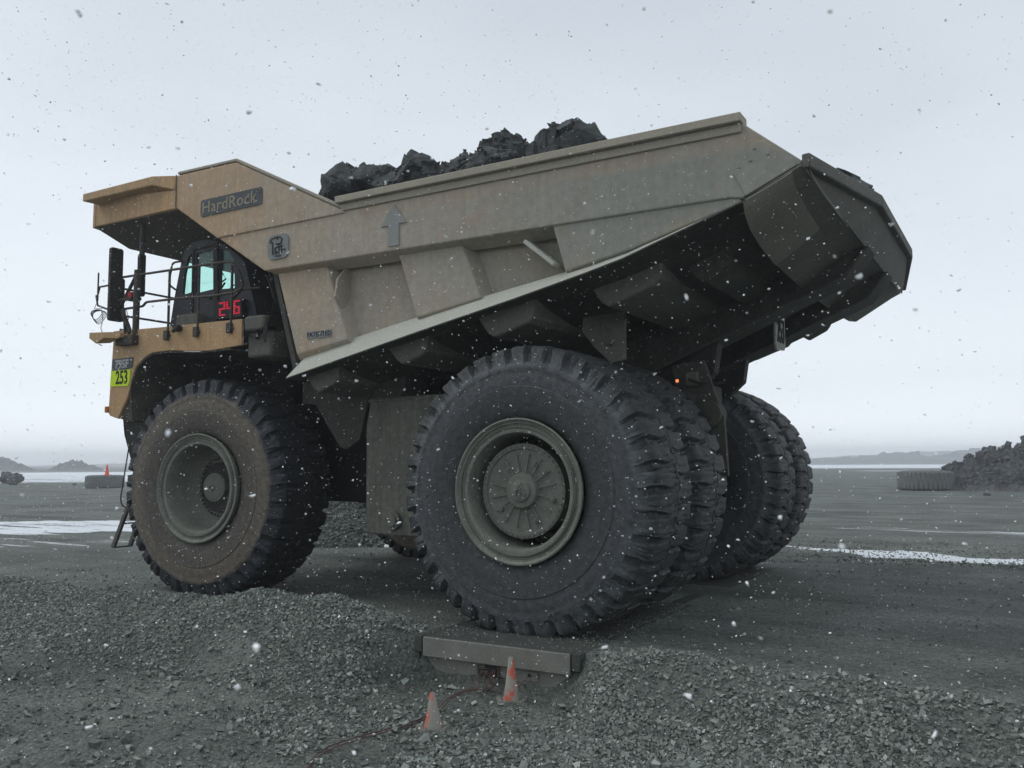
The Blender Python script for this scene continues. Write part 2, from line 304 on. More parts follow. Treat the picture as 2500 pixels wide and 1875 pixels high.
def ground_mat():
    m_ = bpy.data.materials.new('crushed_rock_ground'); m_.use_nodes = True; t = m_.node_tree; b = t.nodes['Principled BSDF']; n = t.nodes.new; l = t.links.new
    def math_(op, a, bb, clamp=False):
        k = n('ShaderNodeMath'); k.operation = op; k.use_clamp = clamp
        for i, q in enumerate((a, bb)):
            if q is None: continue
            if isinstance(q, (int, float)): k.inputs[i].default_value = q
            else: l(q, k.inputs[i])
        return k.outputs[0]
    co = n('ShaderNodeTexCoord').outputs['Object']
    def nv_(a, b_):
        q = n('ShaderNodeTexNoise'); q.inputs['Scale'].default_value = a; q.inputs['Detail'].default_value = 6; l(co, q.inputs[0])
        w1 = n('ShaderNodeVectorMath'); w1.operation = 'SUBTRACT'; l(q.outputs['Color'], w1.inputs[0]); w1.inputs[1].default_value = (.5, .5, .5)
        w2 = n('ShaderNodeVectorMath'); w2.operation = 'MULTIPLY_ADD'; l(w1.outputs[0], w2.inputs[0]); w2.inputs[1].default_value = (b_, b_, 0); l(co, w2.inputs[2]); return w2.outputs[0]
    def noise_(sc, det=6, ro=.6, scale=None, rot=0):
        src = co
        if scale: q = n('ShaderNodeMapping'); q.inputs['Scale'].default_value = scale; q.inputs['Rotation'].default_value = (0, 0, rot); l(co, q.inputs[0]); src = q.outputs[0]
        k = n('ShaderNodeTexNoise'); k.inputs['Scale'].default_value = sc; k.inputs['Detail'].default_value = det; k.inputs['Roughness'].default_value = ro; l(src, k.inputs[0]); return k.outputs[0]
    big = noise_(.35, 6); streak = noise_(.55, 6, .6, (.22, 1.4, 1)); fine = noise_(14, 8, .75)
    vo = n('ShaderNodeTexVoronoi'); vo.inputs['Scale'].default_value = 24; l(co, vo.inputs[0])
    vo2 = n('ShaderNodeTexVoronoi'); vo2.inputs['Scale'].default_value = 55; l(co, vo2.inputs[0])
    s = math_('ADD', math_('MULTIPLY', big, .7), math_('MULTIPLY', streak, .6))
    rp_ = n('ShaderNodeValToRGB'); l(s, rp_.inputs[0]); els = rp_.color_ramp.elements
    els[0].position = .48; els[0].color = (.064, .072, .064, 1); els[1].position = .80; els[1].color = (.182, .203, .182, 1)
    sep = n('ShaderNodeSeparateXYZ'); l(vo.outputs['Color'], sep.inputs[0]); sep2 = n('ShaderNodeSeparateXYZ'); l(vo2.outputs['Color'], sep2.inputs[0])
    k = math_('ADD', math_('MULTIPLY', sep.outputs[0], .55), math_('MULTIPLY', sep2.outputs[0], .5))
    k = math_('ADD', k, math_('MULTIPLY', fine, .9)); k = math_('ADD', k, -.02)
    v = n('ShaderNodeVectorMath'); v.operation = 'SCALE'; l(rp_.outputs[0], v.inputs[0]); l(k, v.inputs['Scale'])
    # lying snow: drifts as ellipses broken up by noise
    bands = [  # x, y, half length, half width, angle, amount
        (-29.0, 2.2, 20, 5.0, 30.5, .93), (-24, -2.2, 15, 3.6, 30.5, .80), (-118, 73, 85, 50, 30.5, .95), (-160, 125, 130, 60, 30.5, 1.0), (-62, 33, 26, 5, 30.5, .55),
        (4.2, 7.95, 6.5, 1.1, -13, 1.02), (14, 5.6, 7, 1.2, -13, .97), (5.0, 15.6, 8.5, 2.0, -6, .84), (14, 14.5, 7, 2.0, -6, .82), (6.5, 11.0, 3.4, 1.2, -6, .78),
        (-40, 330, 190, 130, 10, 1.15), (10, 180, 60, 18, 5, .9), (-19, 100, 22, 4, 8, .8)]
    tot = None; cow = nv_(.5, 3.2)
    for (x, y, a, bw, ang, am) in bands:
        q = n('ShaderNodeMapping'); q.vector_type = 'TEXTURE'; q.inputs['Location'].default_value = (x, y, 0); q.inputs['Rotation'].default_value = (0, 0, R(ang)); q.inputs['Scale'].default_value = (a, bw, 1e6)
        l(cow, q.inputs[0]); ln = n('ShaderNodeVectorMath'); ln.operation = 'LENGTH'; l(q.outputs[0], ln.inputs[0])
        w_ = math_('MULTIPLY', math_('SUBTRACT', 1.25, math_('POWER', ln.outputs['Value'], 2.2), True), am)
        tot = w_ if tot is None else math_('MAXIMUM', tot, w_)
    sn = noise_(.9, 9, .72, (.16, 1.5, 1), R(-30.5)); sf = noise_(7, 7, .75); sv = noise_(.055, 5, .6, (.35, 1.6, 1), R(-30.5))
    th = math_('ADD', math_('ADD', math_('MULTIPLY', sn, 1.0), math_('MULTIPLY', sv, .42)), math_('MULTIPLY', sf, .26))
    msk = math_('MULTIPLY', math_('SUBTRACT', math_('ADD', tot, .0), th), 14, True)
    mixs = n('ShaderNodeMixRGB'); l(msk, mixs.inputs[0]); l(v.outputs[0], mixs.inputs[1]); mixs.inputs[2].default_value = (.80, .84, .88, 1)
    l(mixs.outputs[0], b.inputs['Base Color']); b.inputs['Roughness'].default_value = .85; b.inputs['Specular IOR Level'].default_value = .25
    hh = math_('ADD', math_('MULTIPLY', vo.outputs['Distance'], -.8), math_('MULTIPLY', fine, .9))
    bu = n('ShaderNodeBump'); bu.inputs['Strength'].default_value = .9; bu.inputs['Distance'].default_value = .04; l(hh, bu.inputs['Height']); l(bu.outputs[0], b.inputs['Normal'])
    return m_
g = link('ground', me, ground_mat(), sharp=180); g['kind'] = 'structure'

# stones scattered over the ground
def stone_mat():
    m_ = bpy.data.materials.new('crushed_stone'); m_.use_nodes = True; t = m_.node_tree; b = t.nodes['Principled BSDF']; n = t.nodes.new; l = t.links.new
    ge = n('ShaderNodeNewGeometry'); rp_ = n('ShaderNodeValToRGB'); l(ge.outputs['Random Per Island'], rp_.inputs[0]); els = rp_.color_ramp.elements
    els[0].position = 0; els[0].color = (.085, .094, .085, 1); els[1].position = 1; els[1].color = (.40, .44, .395, 1)
    for p_, c_ in ((.35, (.15, .168, .15)), (.75, (.225, .252, .226)), (.93, (.285, .318, .285))): q = els.new(p_); q.color = (*c_, 1)
    co = n('ShaderNodeTexCoord'); nz_ = n('ShaderNodeTexNoise'); nz_.inputs['Scale'].default_value = 60; nz_.inputs['Detail'].default_value = 4; l(co.outputs['Object'], nz_.inputs[0])
    mr2 = n('ShaderNodeMapRange'); mr2.inputs[3].default_value = .75; mr2.inputs[4].default_value = 1.25; l(nz_.outputs[0], mr2.inputs[0])
    v = n('ShaderNodeVectorMath'); v.operation = 'SCALE'; l(rp_.outputs[0], v.inputs[0]); l(mr2.outputs[0], v.inputs['Scale']); l(v.outputs[0], b.inputs['Base Color'])
    b.inputs['Roughness'].default_value = .8; b.inputs['Specular IOR Level'].default_value = .3; return m_
STONE = stone_mat()
CUBE = np.array([(x, y, z) for x in (-1, 1) for y in (-1, 1) for z in (-1, 1)], float)
CF = np.array([(0, 1, 3, 2), (4, 6, 7, 5), (0, 4, 5, 1), (2, 3, 7, 6), (0, 2, 6, 4), (1, 5, 7, 3)])
def stones(name, P, S, mats, flat=.6, up=.25):
    n = len(P); jit = 1+rng.uniform(-.75, .3, (n, 8, 3)); V = CUBE[None]*jit
    V = V*np.stack([rng.uniform(.7, 1.3, n), rng.uniform(.55, 1.0, n), rng.uniform(flat*.6, flat*1.3, n)], -1)[:, None]
    a, b, c = rng.normal(0, .45, n), rng.normal(0, .45, n), rng.uniform(0, 6.28, n)
    def rot(i, j, t, V):
        q = V.copy(); ct, st = np.cos(t)[:, None], np.sin(t)[:, None]; q[..., i] = V[..., i]*ct-V[..., j]*st; q[..., j] = V[..., i]*st+V[..., j]*ct; return q
    V = rot(1, 2, a, V); V = rot(0, 2, b, V); V = rot(0, 1, c, V)
    V = V*(S*.5)[:, None, None]+P[:, None]; V[..., 2] += (S*up)[:, None]
    me = bpy.data.meshes.new(name); me.vertices.add(n*8); me.vertices.foreach_set('co', V.ravel().astype('f4'))
    q = (CF[None]+8*np.arange(n)[:, None, None]).reshape(-1, 4); fill_faces(me, q)
    return link(name, me, mats, sharp=10)
def scatter(n, x0, x1, y0, y1, dens, smin, smax, pw=2.5):
    x = rng.uniform(x0, x1, n); y = rng.uniform(y0, y1, n); k = rng.uniform(0, 1, n) < dens(x, y); x, y = x[k], y[k]
    s = smin+(smax-smin)*rng.uniform(0, 1, len(x))**pw
    bad = (np.abs(x) < 1.35) & (y > -5.3) & (y < 2); x, y, s = x[~bad], y[~bad], s[~bad]
    return np.stack([x, y, height(x, y)], -1), s
def d_slope(x, y):
    left = np.exp(-(np.abs(y+5.5-.4*fbm(x*.8, y*0+3, 2, 90))/.95)**4)*sstep((-1.1-x)/.4)*sstep((x+14)/3)
    gapL = 1-.97*np.exp(-((x+3.9)/1.1)**2-((y+6.1)/.38)**2)
    right = sstep((x-1.15)/.3)*sstep((-4.75-y)/.35)*sstep((y+9.0)/1.8)*(1-.65*sstep((x-4.2)/1.2))
    mid = np.exp(-((x+.2)/2.2)**2-((y+7.5)/1.0)**2)*sstep((fbm(x*1.1, y*1.1, 3, 44)+.05)/.15)*.8
    pat = .55+1.4*fbm(x*.9, y*.9, 3, 33); holes = .25+.75*sstep((fbm(x*.75+4, y*1.5, 3, 37)+.13)/.12)
    return np.clip(np.maximum.reduce([left*gapL*.95, right*.95, mid*.9])*(.85+.3*pat)*holes, 0, 1)+.045*np.clip(pat*1.6-.5, 0, 1)
P1, S1 = scatter(300000, -12, 8, -10.8, -4.6, d_slope, .017, .062, 2.2)
P2, S2 = scatter(2600, -12, 8, -10.8, -4.7, lambda x, y: .5+.5*(y < -6.4), .04, .11, 3)
P3, S3 = scatter(42000, -13, 10, -4.9, 12, lambda x, y: np.where(np.abs(y) < 4.9, .25, .8)*(.4+1.2*np.clip(fbm(x*.4, y*1.2, 3, 51)+.3, 0, 1)), .015, .06, 3)
P4, S4 = scatter(5000, 1.4, 10, 5.3, 6.7, lambda x, y: np.exp(-((y-5.9)/.35)**2)*np.clip(.5+2*fbm(x, y, 3, 77), 0, 1), .025, .09, 2.5)
px_, py_ = rng.uniform(-1.28, 1.28, 3200), rng.uniform(-5.05, -1.0, 3200); kk = rng.uniform(0, 1, 3200) < .15+.85*(np.abs(px_)/1.28)**3+.5*(fbm(px_*1.5, py_*1.5, 3, 66) > .05); px_, py_ = px_[kk], py_[kk]
P5 = np.stack([px_, py_, px_*0-.004], -1); S5 = rng.uniform(.006, .022, len(px_))
tag(stones('gravel', np.vstack([P1, P2, P3, P4, P5]), np.concatenate([S1, S2, S3, S4, S5]), STONE), 'loose grey-green crushed stone strewn over the slope and road', 'gravel', kind='stuff')

# ---------------------------------------------------------------- rocks and heaps
def boulder(name, c, size, seed, m_, npts=16, rough=.07, peak=None, parent=None, cuts=4):
    rd = random.Random(seed); bm = bmesh.new()
    for i in range(npts):
        v = Vector((rd.gauss(0, 1), rd.gauss(0, 1), rd.gauss(0, 1))).normalized()*rd.uniform(.8, 1.05); bm.verts.new((v.x*size[0], v.y*size[1], v.z*size[2]))
    if peak: bm.verts.new(peak); bm.verts.new((peak[0]+size[0]*.22, peak[1]+size[1]*.35, peak[2]*.88)); bm.verts.new((peak[0]-size[0]*.15, peak[1]-size[1]*.2, peak[2]*.86))
    rres = bmesh.ops.convex_hull(bm, input=bm.verts)
    bmesh.ops.delete(bm, geom=[v for v in bm.verts if not v.link_faces], context='VERTS')
    for k in range(cuts):
        bmesh.ops.subdivide_edges(bm, edges=bm.edges[:], cuts=1, use_grid_fill=True); bmesh.ops.triangulate(bm, faces=bm.faces[:])
    s = sum(size)/3
    for v in bm.verts:
        p = v.co/s+Vector((seed*3.1, seed, 0)); n1 = noise.fractal(p*1.5, .9, 2.1, 5)*1.2; q = noise.voronoi(p*1.5)[1][0]; cell = (math.sin(q.x*37+q.y*91+q.z*53)*.6+(p*1.5-q).dot(Vector((math.sin(q.x*17), math.sin(q.y*23), math.sin(q.z*31))))*1.9)*1.5
        v.co += v.co.normalized()*s*(rough*n1*.35+rough*.8*cell)
    bmesh.ops.recalc_face_normals(bm, faces=bm.faces)
    me = bpy.data.meshes.new(name); bm.to_mesh(me); bm.free(); o = link(name, me, m_, parent, sharp=14); o.location = c; return o
G = 'boulders heaped in the truck bed'
for (c, s, seed, lab, pk, n) in [
    ((-4.80, -2.5, 7.22), (.58, .55, .55), 3, 'blocky black boulder, foremost on the load behind the headboard', (-.1, 0, .6), 14),
    ((-3.86, -2.6, 7.08), (.66, .55, .55), 5, 'sloping dark boulder beside the foremost block of the load', (-.25, 0, .55), 13),
    ((-3.42, -2.3, 7.33), (.30, .35, .40), 8, 'small upright pointed rock standing left of the central mound of the load', (-.05, 0, .52), 11),
    ((-2.85, -2.9, 6.98), (.55, .45, .42), 11, 'light-grey slanted slab resting against the rail in front of the mound', (.05, 0, .40), 12),
    ((-1.65, -2.5, 7.10), (.62, .50, .42), 14, 'low wedge of dark rock right of the slanted slab, below the mound top', None, 13),
    ((-1.10, -2.9, 6.92), (.50, .40, .36), 18, 'flat black rock wedged between the mound and the rail', None, 12),
    ((-.83, -2.1, 7.32), (.34, .40, .42), 21, 'rounded dark boulder behind the big peaked one', (0, 0, .46), 15),
    ((-.05, -2.6, 7.00), (.72, .60, .50), 23, 'largest boulder of the load, peaked like a roof above the rail', (.05, 0, .60), 12),
    ((3.45, .1, 6.46), (.50, .9, .50), 27, 'smooth grey rock showing over the tail lip of the bed', None, 16)]:
    tag(boulder('load_boulder', c, s, seed, ROCK, n, peak=pk, rough=.07), lab, 'boulder', G)
def heapf(X, Y):
    z = 6.05+.52*np.clip(4.1-np.abs(Y), 0, 2.0)
    z = z-.95*sstep((X-.2)/1.1)-1.6*sstep((-4.5-X)/.9)
    z = z+.46*np.exp(-((X+2.05)/.85)**2-((Y+1.9)/1.0)**2)+.25*np.exp(-((X+.9)/.9)**2-((Y+1.9)/.8)**2)
    z = z+.10*np.exp(-((X+1.9)/1.0)**2-((Y+1.9)/1.0)**2)
    fl_ = np.interp(X, [-4.4, 3.7], [3.9, 5.9])
    return np.maximum(fl_, z+fbm(X*2.1, Y*2.1, 4, 70)*.12+blocks(X*1.15, Y*1.15, 70, 1.3)*.36+blocks(X*2.9, Y*2.9, 75, 1.3)*.13+blocks(X*9, Y*9, 79, 1.)*.04)
me = grid_mesh('rubble_load', np.linspace(-5.9, 3.15, 320), np.linspace(-4.0, 4.0, 280), heapf)
x = rng.uniform(-5.2, 3.2, 6500); y = rng.uniform(-3.9, 2.0, 6500); z = heapf(x, y)
o = tag(link('rubble_load', me, ROCK, sharp=25), 'black broken rubble filling the truck bed between the big boulders', 'rubble', kind='stuff')
o2 = stones('rubble', np.stack([x, y, z], -1), 0.03+.13*rng.uniform(0, 1, 6500)**3, ROCK, flat=.9, up=.15)
tag(o2, 'small dark rubble strewn on top of the load', 'rubble', kind='stuff')

def mound(name, c, rx, ry, h, rz, m_, seed, nx=130, ny=90, amp=.35, f=1., crest=None):
    def zf(X, Y):
        d = np.hypot(X/rx, Y/ry); base = np.clip(1-d, 0, 1)**.9
        if crest: base = base*np.interp(X/rx, crest[0], crest[1])
        return h*base+amp*base**.65*(fbm(X*f, Y*f, 5, seed)*1.2+blocks(X*f*1.7, Y*f*1.7, seed+3, 1.2)*.55+blocks(X*f*4.3, Y*f*4.3, seed+5, 1.2)*.26)*(d < 1)-.12
    me = grid_mesh(name, np.linspace(-rx, rx, nx), np.linspace(-ry, ry, ny), zf); o = link(name, me, m_, sharp=30); o.location = c; o.rotation_euler = (0, 0, rz); return o, zf
o, zf = mound('rock_heap', (12.8, 64.5, 0), 17, 7.5, 4.4, R(22), ROCKG, 21, 420, 210, 1.4, .6, crest=([-1, -.75, -.45, 0, 1], [1.1, 1.2, 1.35, 1.15, 1.0]))
tag(o, 'long dark heap of broken rock at the right edge', 'rock heap')
for i, (px_, py_, s_, lab) in enumerate([(-10.2, -.6, .6, 'knobbly rock crowning the left end of the right-hand heap'), (-3.5, 0, .8, 'rock standing on the crest midway up the right-hand heap'), (-12.2, -2.2, .5, 'small rock at the left foot of the right-hand heap')]):
    q = Matrix.Rotation(R(22), 4, 'Z') @ Vector((px_, py_, 0)); zz = float(zf(np.array([px_]), np.array([py_]))[0])
    tag(boulder('heap_rock', (12.8+q.x, 64.5+q.y, zz-.05), (s_*.7, s_*.6, s_*.5), 40+i, ROCKG, rough=.12), lab, 'rock')
rx_, ry_ = rng.uniform(-15.5, 15, 5200), rng.uniform(-7.2, 3, 5200); kk = np.hypot(rx_/16, ry_/7.5) < .99; rx_, ry_ = rx_[kk], ry_[kk]; zz = zf(rx_, ry_)
ca, sa = math.cos(R(22)), math.sin(R(22))
tag(stones('heap_rubble', np.stack([12.8+rx_*ca-ry_*sa, 64.5+rx_*sa+ry_*ca, zz], -1), .08+.5*rng.uniform(0, 1, len(rx_))**3.5, ROCKG, flat=.9, up=.1), 'broken stones strewn over the right-hand rock heap', 'rubble', kind='stuff')
GP = mat('pale_gravel_pile', (.165, .178, .168), c2=(.12, .13, .124), nscale=3, namt=.35, fine=30, bump=1, bscale=22, bdist=.06)
o, zf = mound('gravel_pile', (-12.0, 6.2, -.05), 3.6, 3.2, 2.2, 0, GP, 61, 160, 150, .16, 1.6)
rx_, ry_ = rng.uniform(-3.4, 3.4, 15000), rng.uniform(-3.1, 1, 15000); kk = np.hypot(rx_/3.6, ry_/3.2) < .99; rx_, ry_ = rx_[kk], ry_[kk]
tag(stones('pile_gravel', np.stack([rx_-12, ry_+6.2, zf(rx_, ry_)-.05], -1), .03+.07*rng.uniform(0, 1, len(rx_))**2, STONE), 'loose pale stones covering the pile behind the truck', 'gravel', kind='stuff')
tag(o, 'pale gravel pile behind the truck, seen between its front and rear wheels', 'gravel pile')
B = 'rock berms on the left skyline'
for (c, rx, ry, h, seed, lab, crest) in [
    ((-303, 157, 0), 12, 7, 4.6, 80, 'tallest rock berm at the left edge of the skyline', None),
    ((-276, 168, 0), 10, 7, 3.0, 82, 'peaked rock berm right of the tallest one on the left skyline', ([-1, -.6, -.3, .2, 1], [.6, 1.5, 1.3, .9, .8])),
    ((-232, 235, 0), 50, 10, 2.6, 84, 'long low rock berm ending behind the front tyre', ([-1, -.5, 0, .5, 1], [1, 1.3, 1.3, 1.5, 1]))]:
    o, _ = mound('rock_berm', c, rx, ry, h, R(33), ROCKG, seed, 160, 60, 1.5, .55, crest); tag(o, lab, 'rock berm', B)
def ridge(name, c, rx, ry, h, rz, seed, amp, f):
    o, _ = mound(name, c, rx, ry, h, rz, ROCKG, seed, 220, 30, amp, f, ([-1, -.8, -.6, -.35, -.1, .2, .5, 1], [1.1, 1.3, .9, 1.4, 1, 1.25, .9, 1])); o['kind'] = 'structure'; return o
ridge('hills', (-20, 660, 0), 170, 30, 7.5, R(15), 91, 5, .035)
ridge('hills', (60, 1080, 0), 480, 60, 11, R(20), 95, 3, .02)
ridge('hills', (-620, 760, 0), 380, 60, 6, R(38), 97, 3, .02)
o = tag(boulder('boulder', (-88.2, 38.9, .75), (1.35, 1.2, 1.0), 52, ROCKG, 18, rough=.1), 'lone round boulder on the snow near the left edge', 'boulder')
for i, (x, y, s, lab) in enumerate([(-79.5, 40.5, .22, 'small stone on the snow just right of the lone boulder'), (-150, 118, .9, 'distant block of rock below the long left berm'), (3.6, 47.0, .2, 'small stone on the bare ground beyond the rear wheels')]):
    tag(boulder('ground_stone', (x, y, s*.4), (s*1.3, s, s*.8), 56+i, ROCKG), lab, 'stone')

# ---------------------------------------------------------------- tyres
TR, TW = 1.97, 1.45
def tyre_mesh(name, lugs=38, per=20, grooves=1., flat_z=-1.85):
    half = [(.20, .93), (.10, .955), (.06, 1.0), (.03, 1.08), (.012, 1.2), (.0, 1.33), (.0, 1.385), (.012, 1.395), (.008, 1.45), (.015, 1.55), (.028, 1.60), (.022, 1.615), (.04, 1.68), (.058, 1.74),
            (.068, 1.80), (.080, 1.85), (.097, 1.90), (.125, 1.93), (.165, 1.948), (.23, 1.957), (.30, 1.961), (.37, 1.964), (.43, 1.966), (.49, 1.967), (.55, 1.968), (.61, 1.969), (.66, 1.97), (.695, 1.97), (.715, 1.97)]
    prof = half+[(.725, 1.97)]+[(TW-y, r) for y, r in half[::-1]]
    prof = np.array(prof); m_ = len(prof)
    d = np.gradient(prof, axis=0); d /= np.linalg.norm(d, axis=1)[:, None]; nrm = np.stack([-d[:, 1], d[:, 0]], -1)
    arc = np.concatenate([[0], np.cumsum(np.linalg.norm(np.diff(prof, axis=0), axis=1))])
    i0 = 13; a0 = arc[i0]; S = arc[m_-1-i0]-a0; n = lugs*per
    th = np.arange(n)/n*2*np.pi; TH, A = np.meshgrid(th, (arc-a0)/S)
    pitch = 2*np.pi/lugs
    def side(A, TH, off):
        inr = (A > -.03) & (A < .47); sh = (.035*np.sin(A*13)+.28*A**1.6)/1.97
        ph = ((TH-sh+off+pitch/2) % pitch)-pitch/2; hw = np.interp(A, [0, .12, .3, .47], [.058, .044, .032, .016])
        dep = np.interp(A, [-.03, .0, .06, .2, .4, .47], [.0, .06, .11, .085, .05, .025])
        return np.where(inr, dep*np.clip((hw-np.abs(ph)*1.97)/.012+.5, 0, 1), 0)
    D = np.maximum(side(A, TH, 0), side(1-A, TH, pitch/2))
    zz = .5+.02*np.sign(np.sin(TH*lugs)); D = np.maximum(D, .03*np.clip((.012-np.abs(A-zz)*S)/.01+.4, 0, 1))
    for q in (.27, .73):                      # thin sipes round the tread
        D = np.maximum(D, .02*np.clip((.010-np.abs(A-q-.012*np.sin(TH*lugs*.5+q*9))*S)/.01+.3, 0, 1)*(np.sin(TH*lugs/3+q*20) > -.2))
    D *= grooves*.88
    rgn = ((A > -.02) & (A < 1.02)); w_ = vnoise(TH*lugs*1.3, A*9, 3)*.018*rgn+np.clip(fbm(TH*lugs*2.3, A*17, 3, 8)-.12, 0, 1)*.09*rgn
    lugid = np.floor(((TH+pitch/2) % (2*np.pi))/pitch); w_ = w_+h2(lugid, lugid*0, 5)*.012*rgn
    # chunks torn from some lug corners
    for (t0, a_, s_) in ((-.92, .0, .05), (-.70, .03, .07), (-2.45, .02, .06), (3.5, .02, .05), (-1.25, .01, .04), (1.1, .02, .05), (1.9, .03, .04)):
        dt = ((TH-t0+np.pi) % (2*np.pi))-np.pi; w_ = w_+s_*np.exp(-(dt*1.97/.09)**2-((A-a_)*S/.09)**2)*.7
    Y = prof[:, 0][:, None]-nrm[:, 0][:, None]*(D+w_); Rr = prof[:, 1][:, None]-nrm[:, 1][:, None]*(D+w_)
    X = Rr*np.cos(TH); Z = Rr*np.sin(TH)
    if flat_z is not None:
        sq = np.clip((flat_z+.35-Z)/.45, 0, 1); Y = Y+np.where(Y < TW/2, -1, 1)*.04*sq**2*(Rr > 1.3)
        Z = np.maximum(Z, flat_z)
    me = bpy.data.meshes.new(name); me.vertices.add(m_*n); me.vertices.foreach_set('co', np.stack([X, Y, Z], -1).ravel().astype('f4'))
    i = np.arange(m_-1)[:, None]*n; j = np.arange(n)[None]; q = np.stack([i+j, i+n+j, i+n+(j+1) % n, i+(j+1) % n], -1).reshape(-1, 4)
    fill_faces(me, q); return me

def rim_mb(inner):     # rim: flange, gutter, lock ring and barrel
    mb = MB(); mb.lathe([(.10, .93), (.03, .955), (-.012, .965), (-.02, .945), (-.004, .925), (.015, .915), (.02, .895), (.045, .885), (.05, .86), (.02, .85), (.012, .80), (.02, .775), (.06, .76), (.12, .755), (.2, .75), (inner, .74), (inner+.25, .73)], 96)
    for k in range(5): mb.lathe([(.006+.008*k, .846-.008*k), (-.002+.008*k, .842-.008*k), (.006+.008*k, .838-.008*k)], 96)
    return mb
def rear_disc():
    mb = MB(); y = .17
    mb.lathe([(y+.25, .60), (y+.06, .60), (y+.03, .625), (y, .63), (y-.012, .60), (y-.012, .565), (y+.012, .555), (y+.02, .25), (y-.03, .235), (y-.055, .22), (y-.06, .15), (y-.09, .14), (y-.10, .12), (y-.10, .001)], 72)
    for k in range(16):
        a = 2*math.pi*(k+.5)/16; c, s = math.cos(a), math.sin(a)
        for r1, r2 in ((.24, .50),):
            p0 = Vector((c*r1, y-.0, s*r1)); p1 = Vector((c*r2, y+.002, s*r2)); t = Vector((-s, 0, c))*.009
            mb.loft([p0+t, p0-t, p0-t+Vector((0, -.02, 0)), p0+t+Vector((0, -.02, 0))], [p1+t, p1-t, p1-t+Vector((0, -.016, 0)), p1+t+Vector((0, -.016, 0))])
    for k in range(44):
        a = 2*math.pi*k/44; mb.cyl((.60*math.cos(a), y, .60*math.sin(a)), (.60*math.cos(a), y-.032, .60*math.sin(a)), .013, 6)
    for a, r in ((1.1, .40), (.62, .42), (-.25, .47), (-1.1, .44), (-2.5, .42), (2.2, .36)):
        mb.cyl((r*math.cos(a), y+.01, r*math.sin(a)), (r*math.cos(a), y-.025, r*math.sin(a)), .035, 12); mb.cyl((r*math.cos(a), y, r*math.sin(a)), (r*math.cos(a), y-.045, r*math.sin(a)), .018, 6)
    rd = random.Random(4)
    for k in range(26):
        a = rd.uniform(0, 6.28); r = rd.uniform(.02, .11); mb.cyl((r*math.cos(a), y-.09, r*math.sin(a)), (r*math.cos(a), y-.118, r*math.sin(a)), .013, 6)
    return mb
def front_disc():
    mb = MB(); y = .62
    mb.lathe([(.30, .745), (.42, .73), (.52, .68), (y, .58), (y+.02, .50), (y+.02, .33), (y-.02, .32), (y-.10, .30), (y-.12, .27), (y-.20, .26), (y-.235, .20), (y-.25, .07), (y-.28, .05), (y-.28, .03), (y-.26, .025), (y-.26, .001)], 64)
    for k in range(40):
        a = 2*math.pi*k/40; mb.cyl((.53*math.cos(a), y+.03, .53*math.sin(a)), (.53*math.cos(a), y-.045, .53*math.sin(a)), .018, 6)
    for k in range(22):
        a = 2*math.pi*k/22; mb.cyl((.285*math.cos(a), y-.08, .285*math.sin(a)), (.285*math.cos(a), y-.135, .285*math.sin(a)), .014, 6)
    return mb
def inner_disc():
    mb = MB(); mb.lathe([(.5, .745), (.52, .4), (.5, .001)], 48); return mb

truck = tag(empty('haul_truck'), 'giant dusty tan mining haul truck loaded with black rock, driving left over the scale pad', 'haul truck')
tm = tyre_mesh('tyre')
proto = {}
def wheel(kind, loc, rz):
    if kind not in proto:
        hubmb = {'rear': rear_disc, 'front': front_disc, 'inner': inner_disc}[kind]()
        wo = hubmb.build('wheel', HUBM if kind != 'inner' else BLACKP, truck)
        tme = tm if kind == 'rear' else tm.copy(); tme.materials.clear()
        ty = link('tyre', tme, RUB_F if kind == 'front' else RUB_R, wo, sharp=38)
        ri = rim_mb(.30 if kind == 'front' else .25).build('rim', RIMM, wo, sharp=30)
        proto[kind] = wo; proto[kind+'c'] = [ty, ri]
    else:
        wo = proto[kind].copy(); col.objects.link(wo); wo.parent = truck
        for c in proto[kind+'c']: d = c.copy(); col.objects.link(d); d.parent = wo
    wo.location = loc; wo.rotation_euler = (0, 0, rz); return wo
A = wheel('rear', (0, -4.55, 1.85), 0); A['label'] = 'near rear outer wheel with ribbed dusty hub'
wheel('rear', (0, 4.55, 1.85), math.pi)
wheel('inner', (0, -2.96, 1.85), 0); wheel('inner', (0, 2.96, 1.85), math.pi)
B_ = wheel('front', (-6.89, -3.99, 1.80), R(4)); B_['label'] = 'front wheel with brown dusty sidewall and deep rim'
wheel('front', (-6.89, 3.99, 1.80), math.pi+R(3))

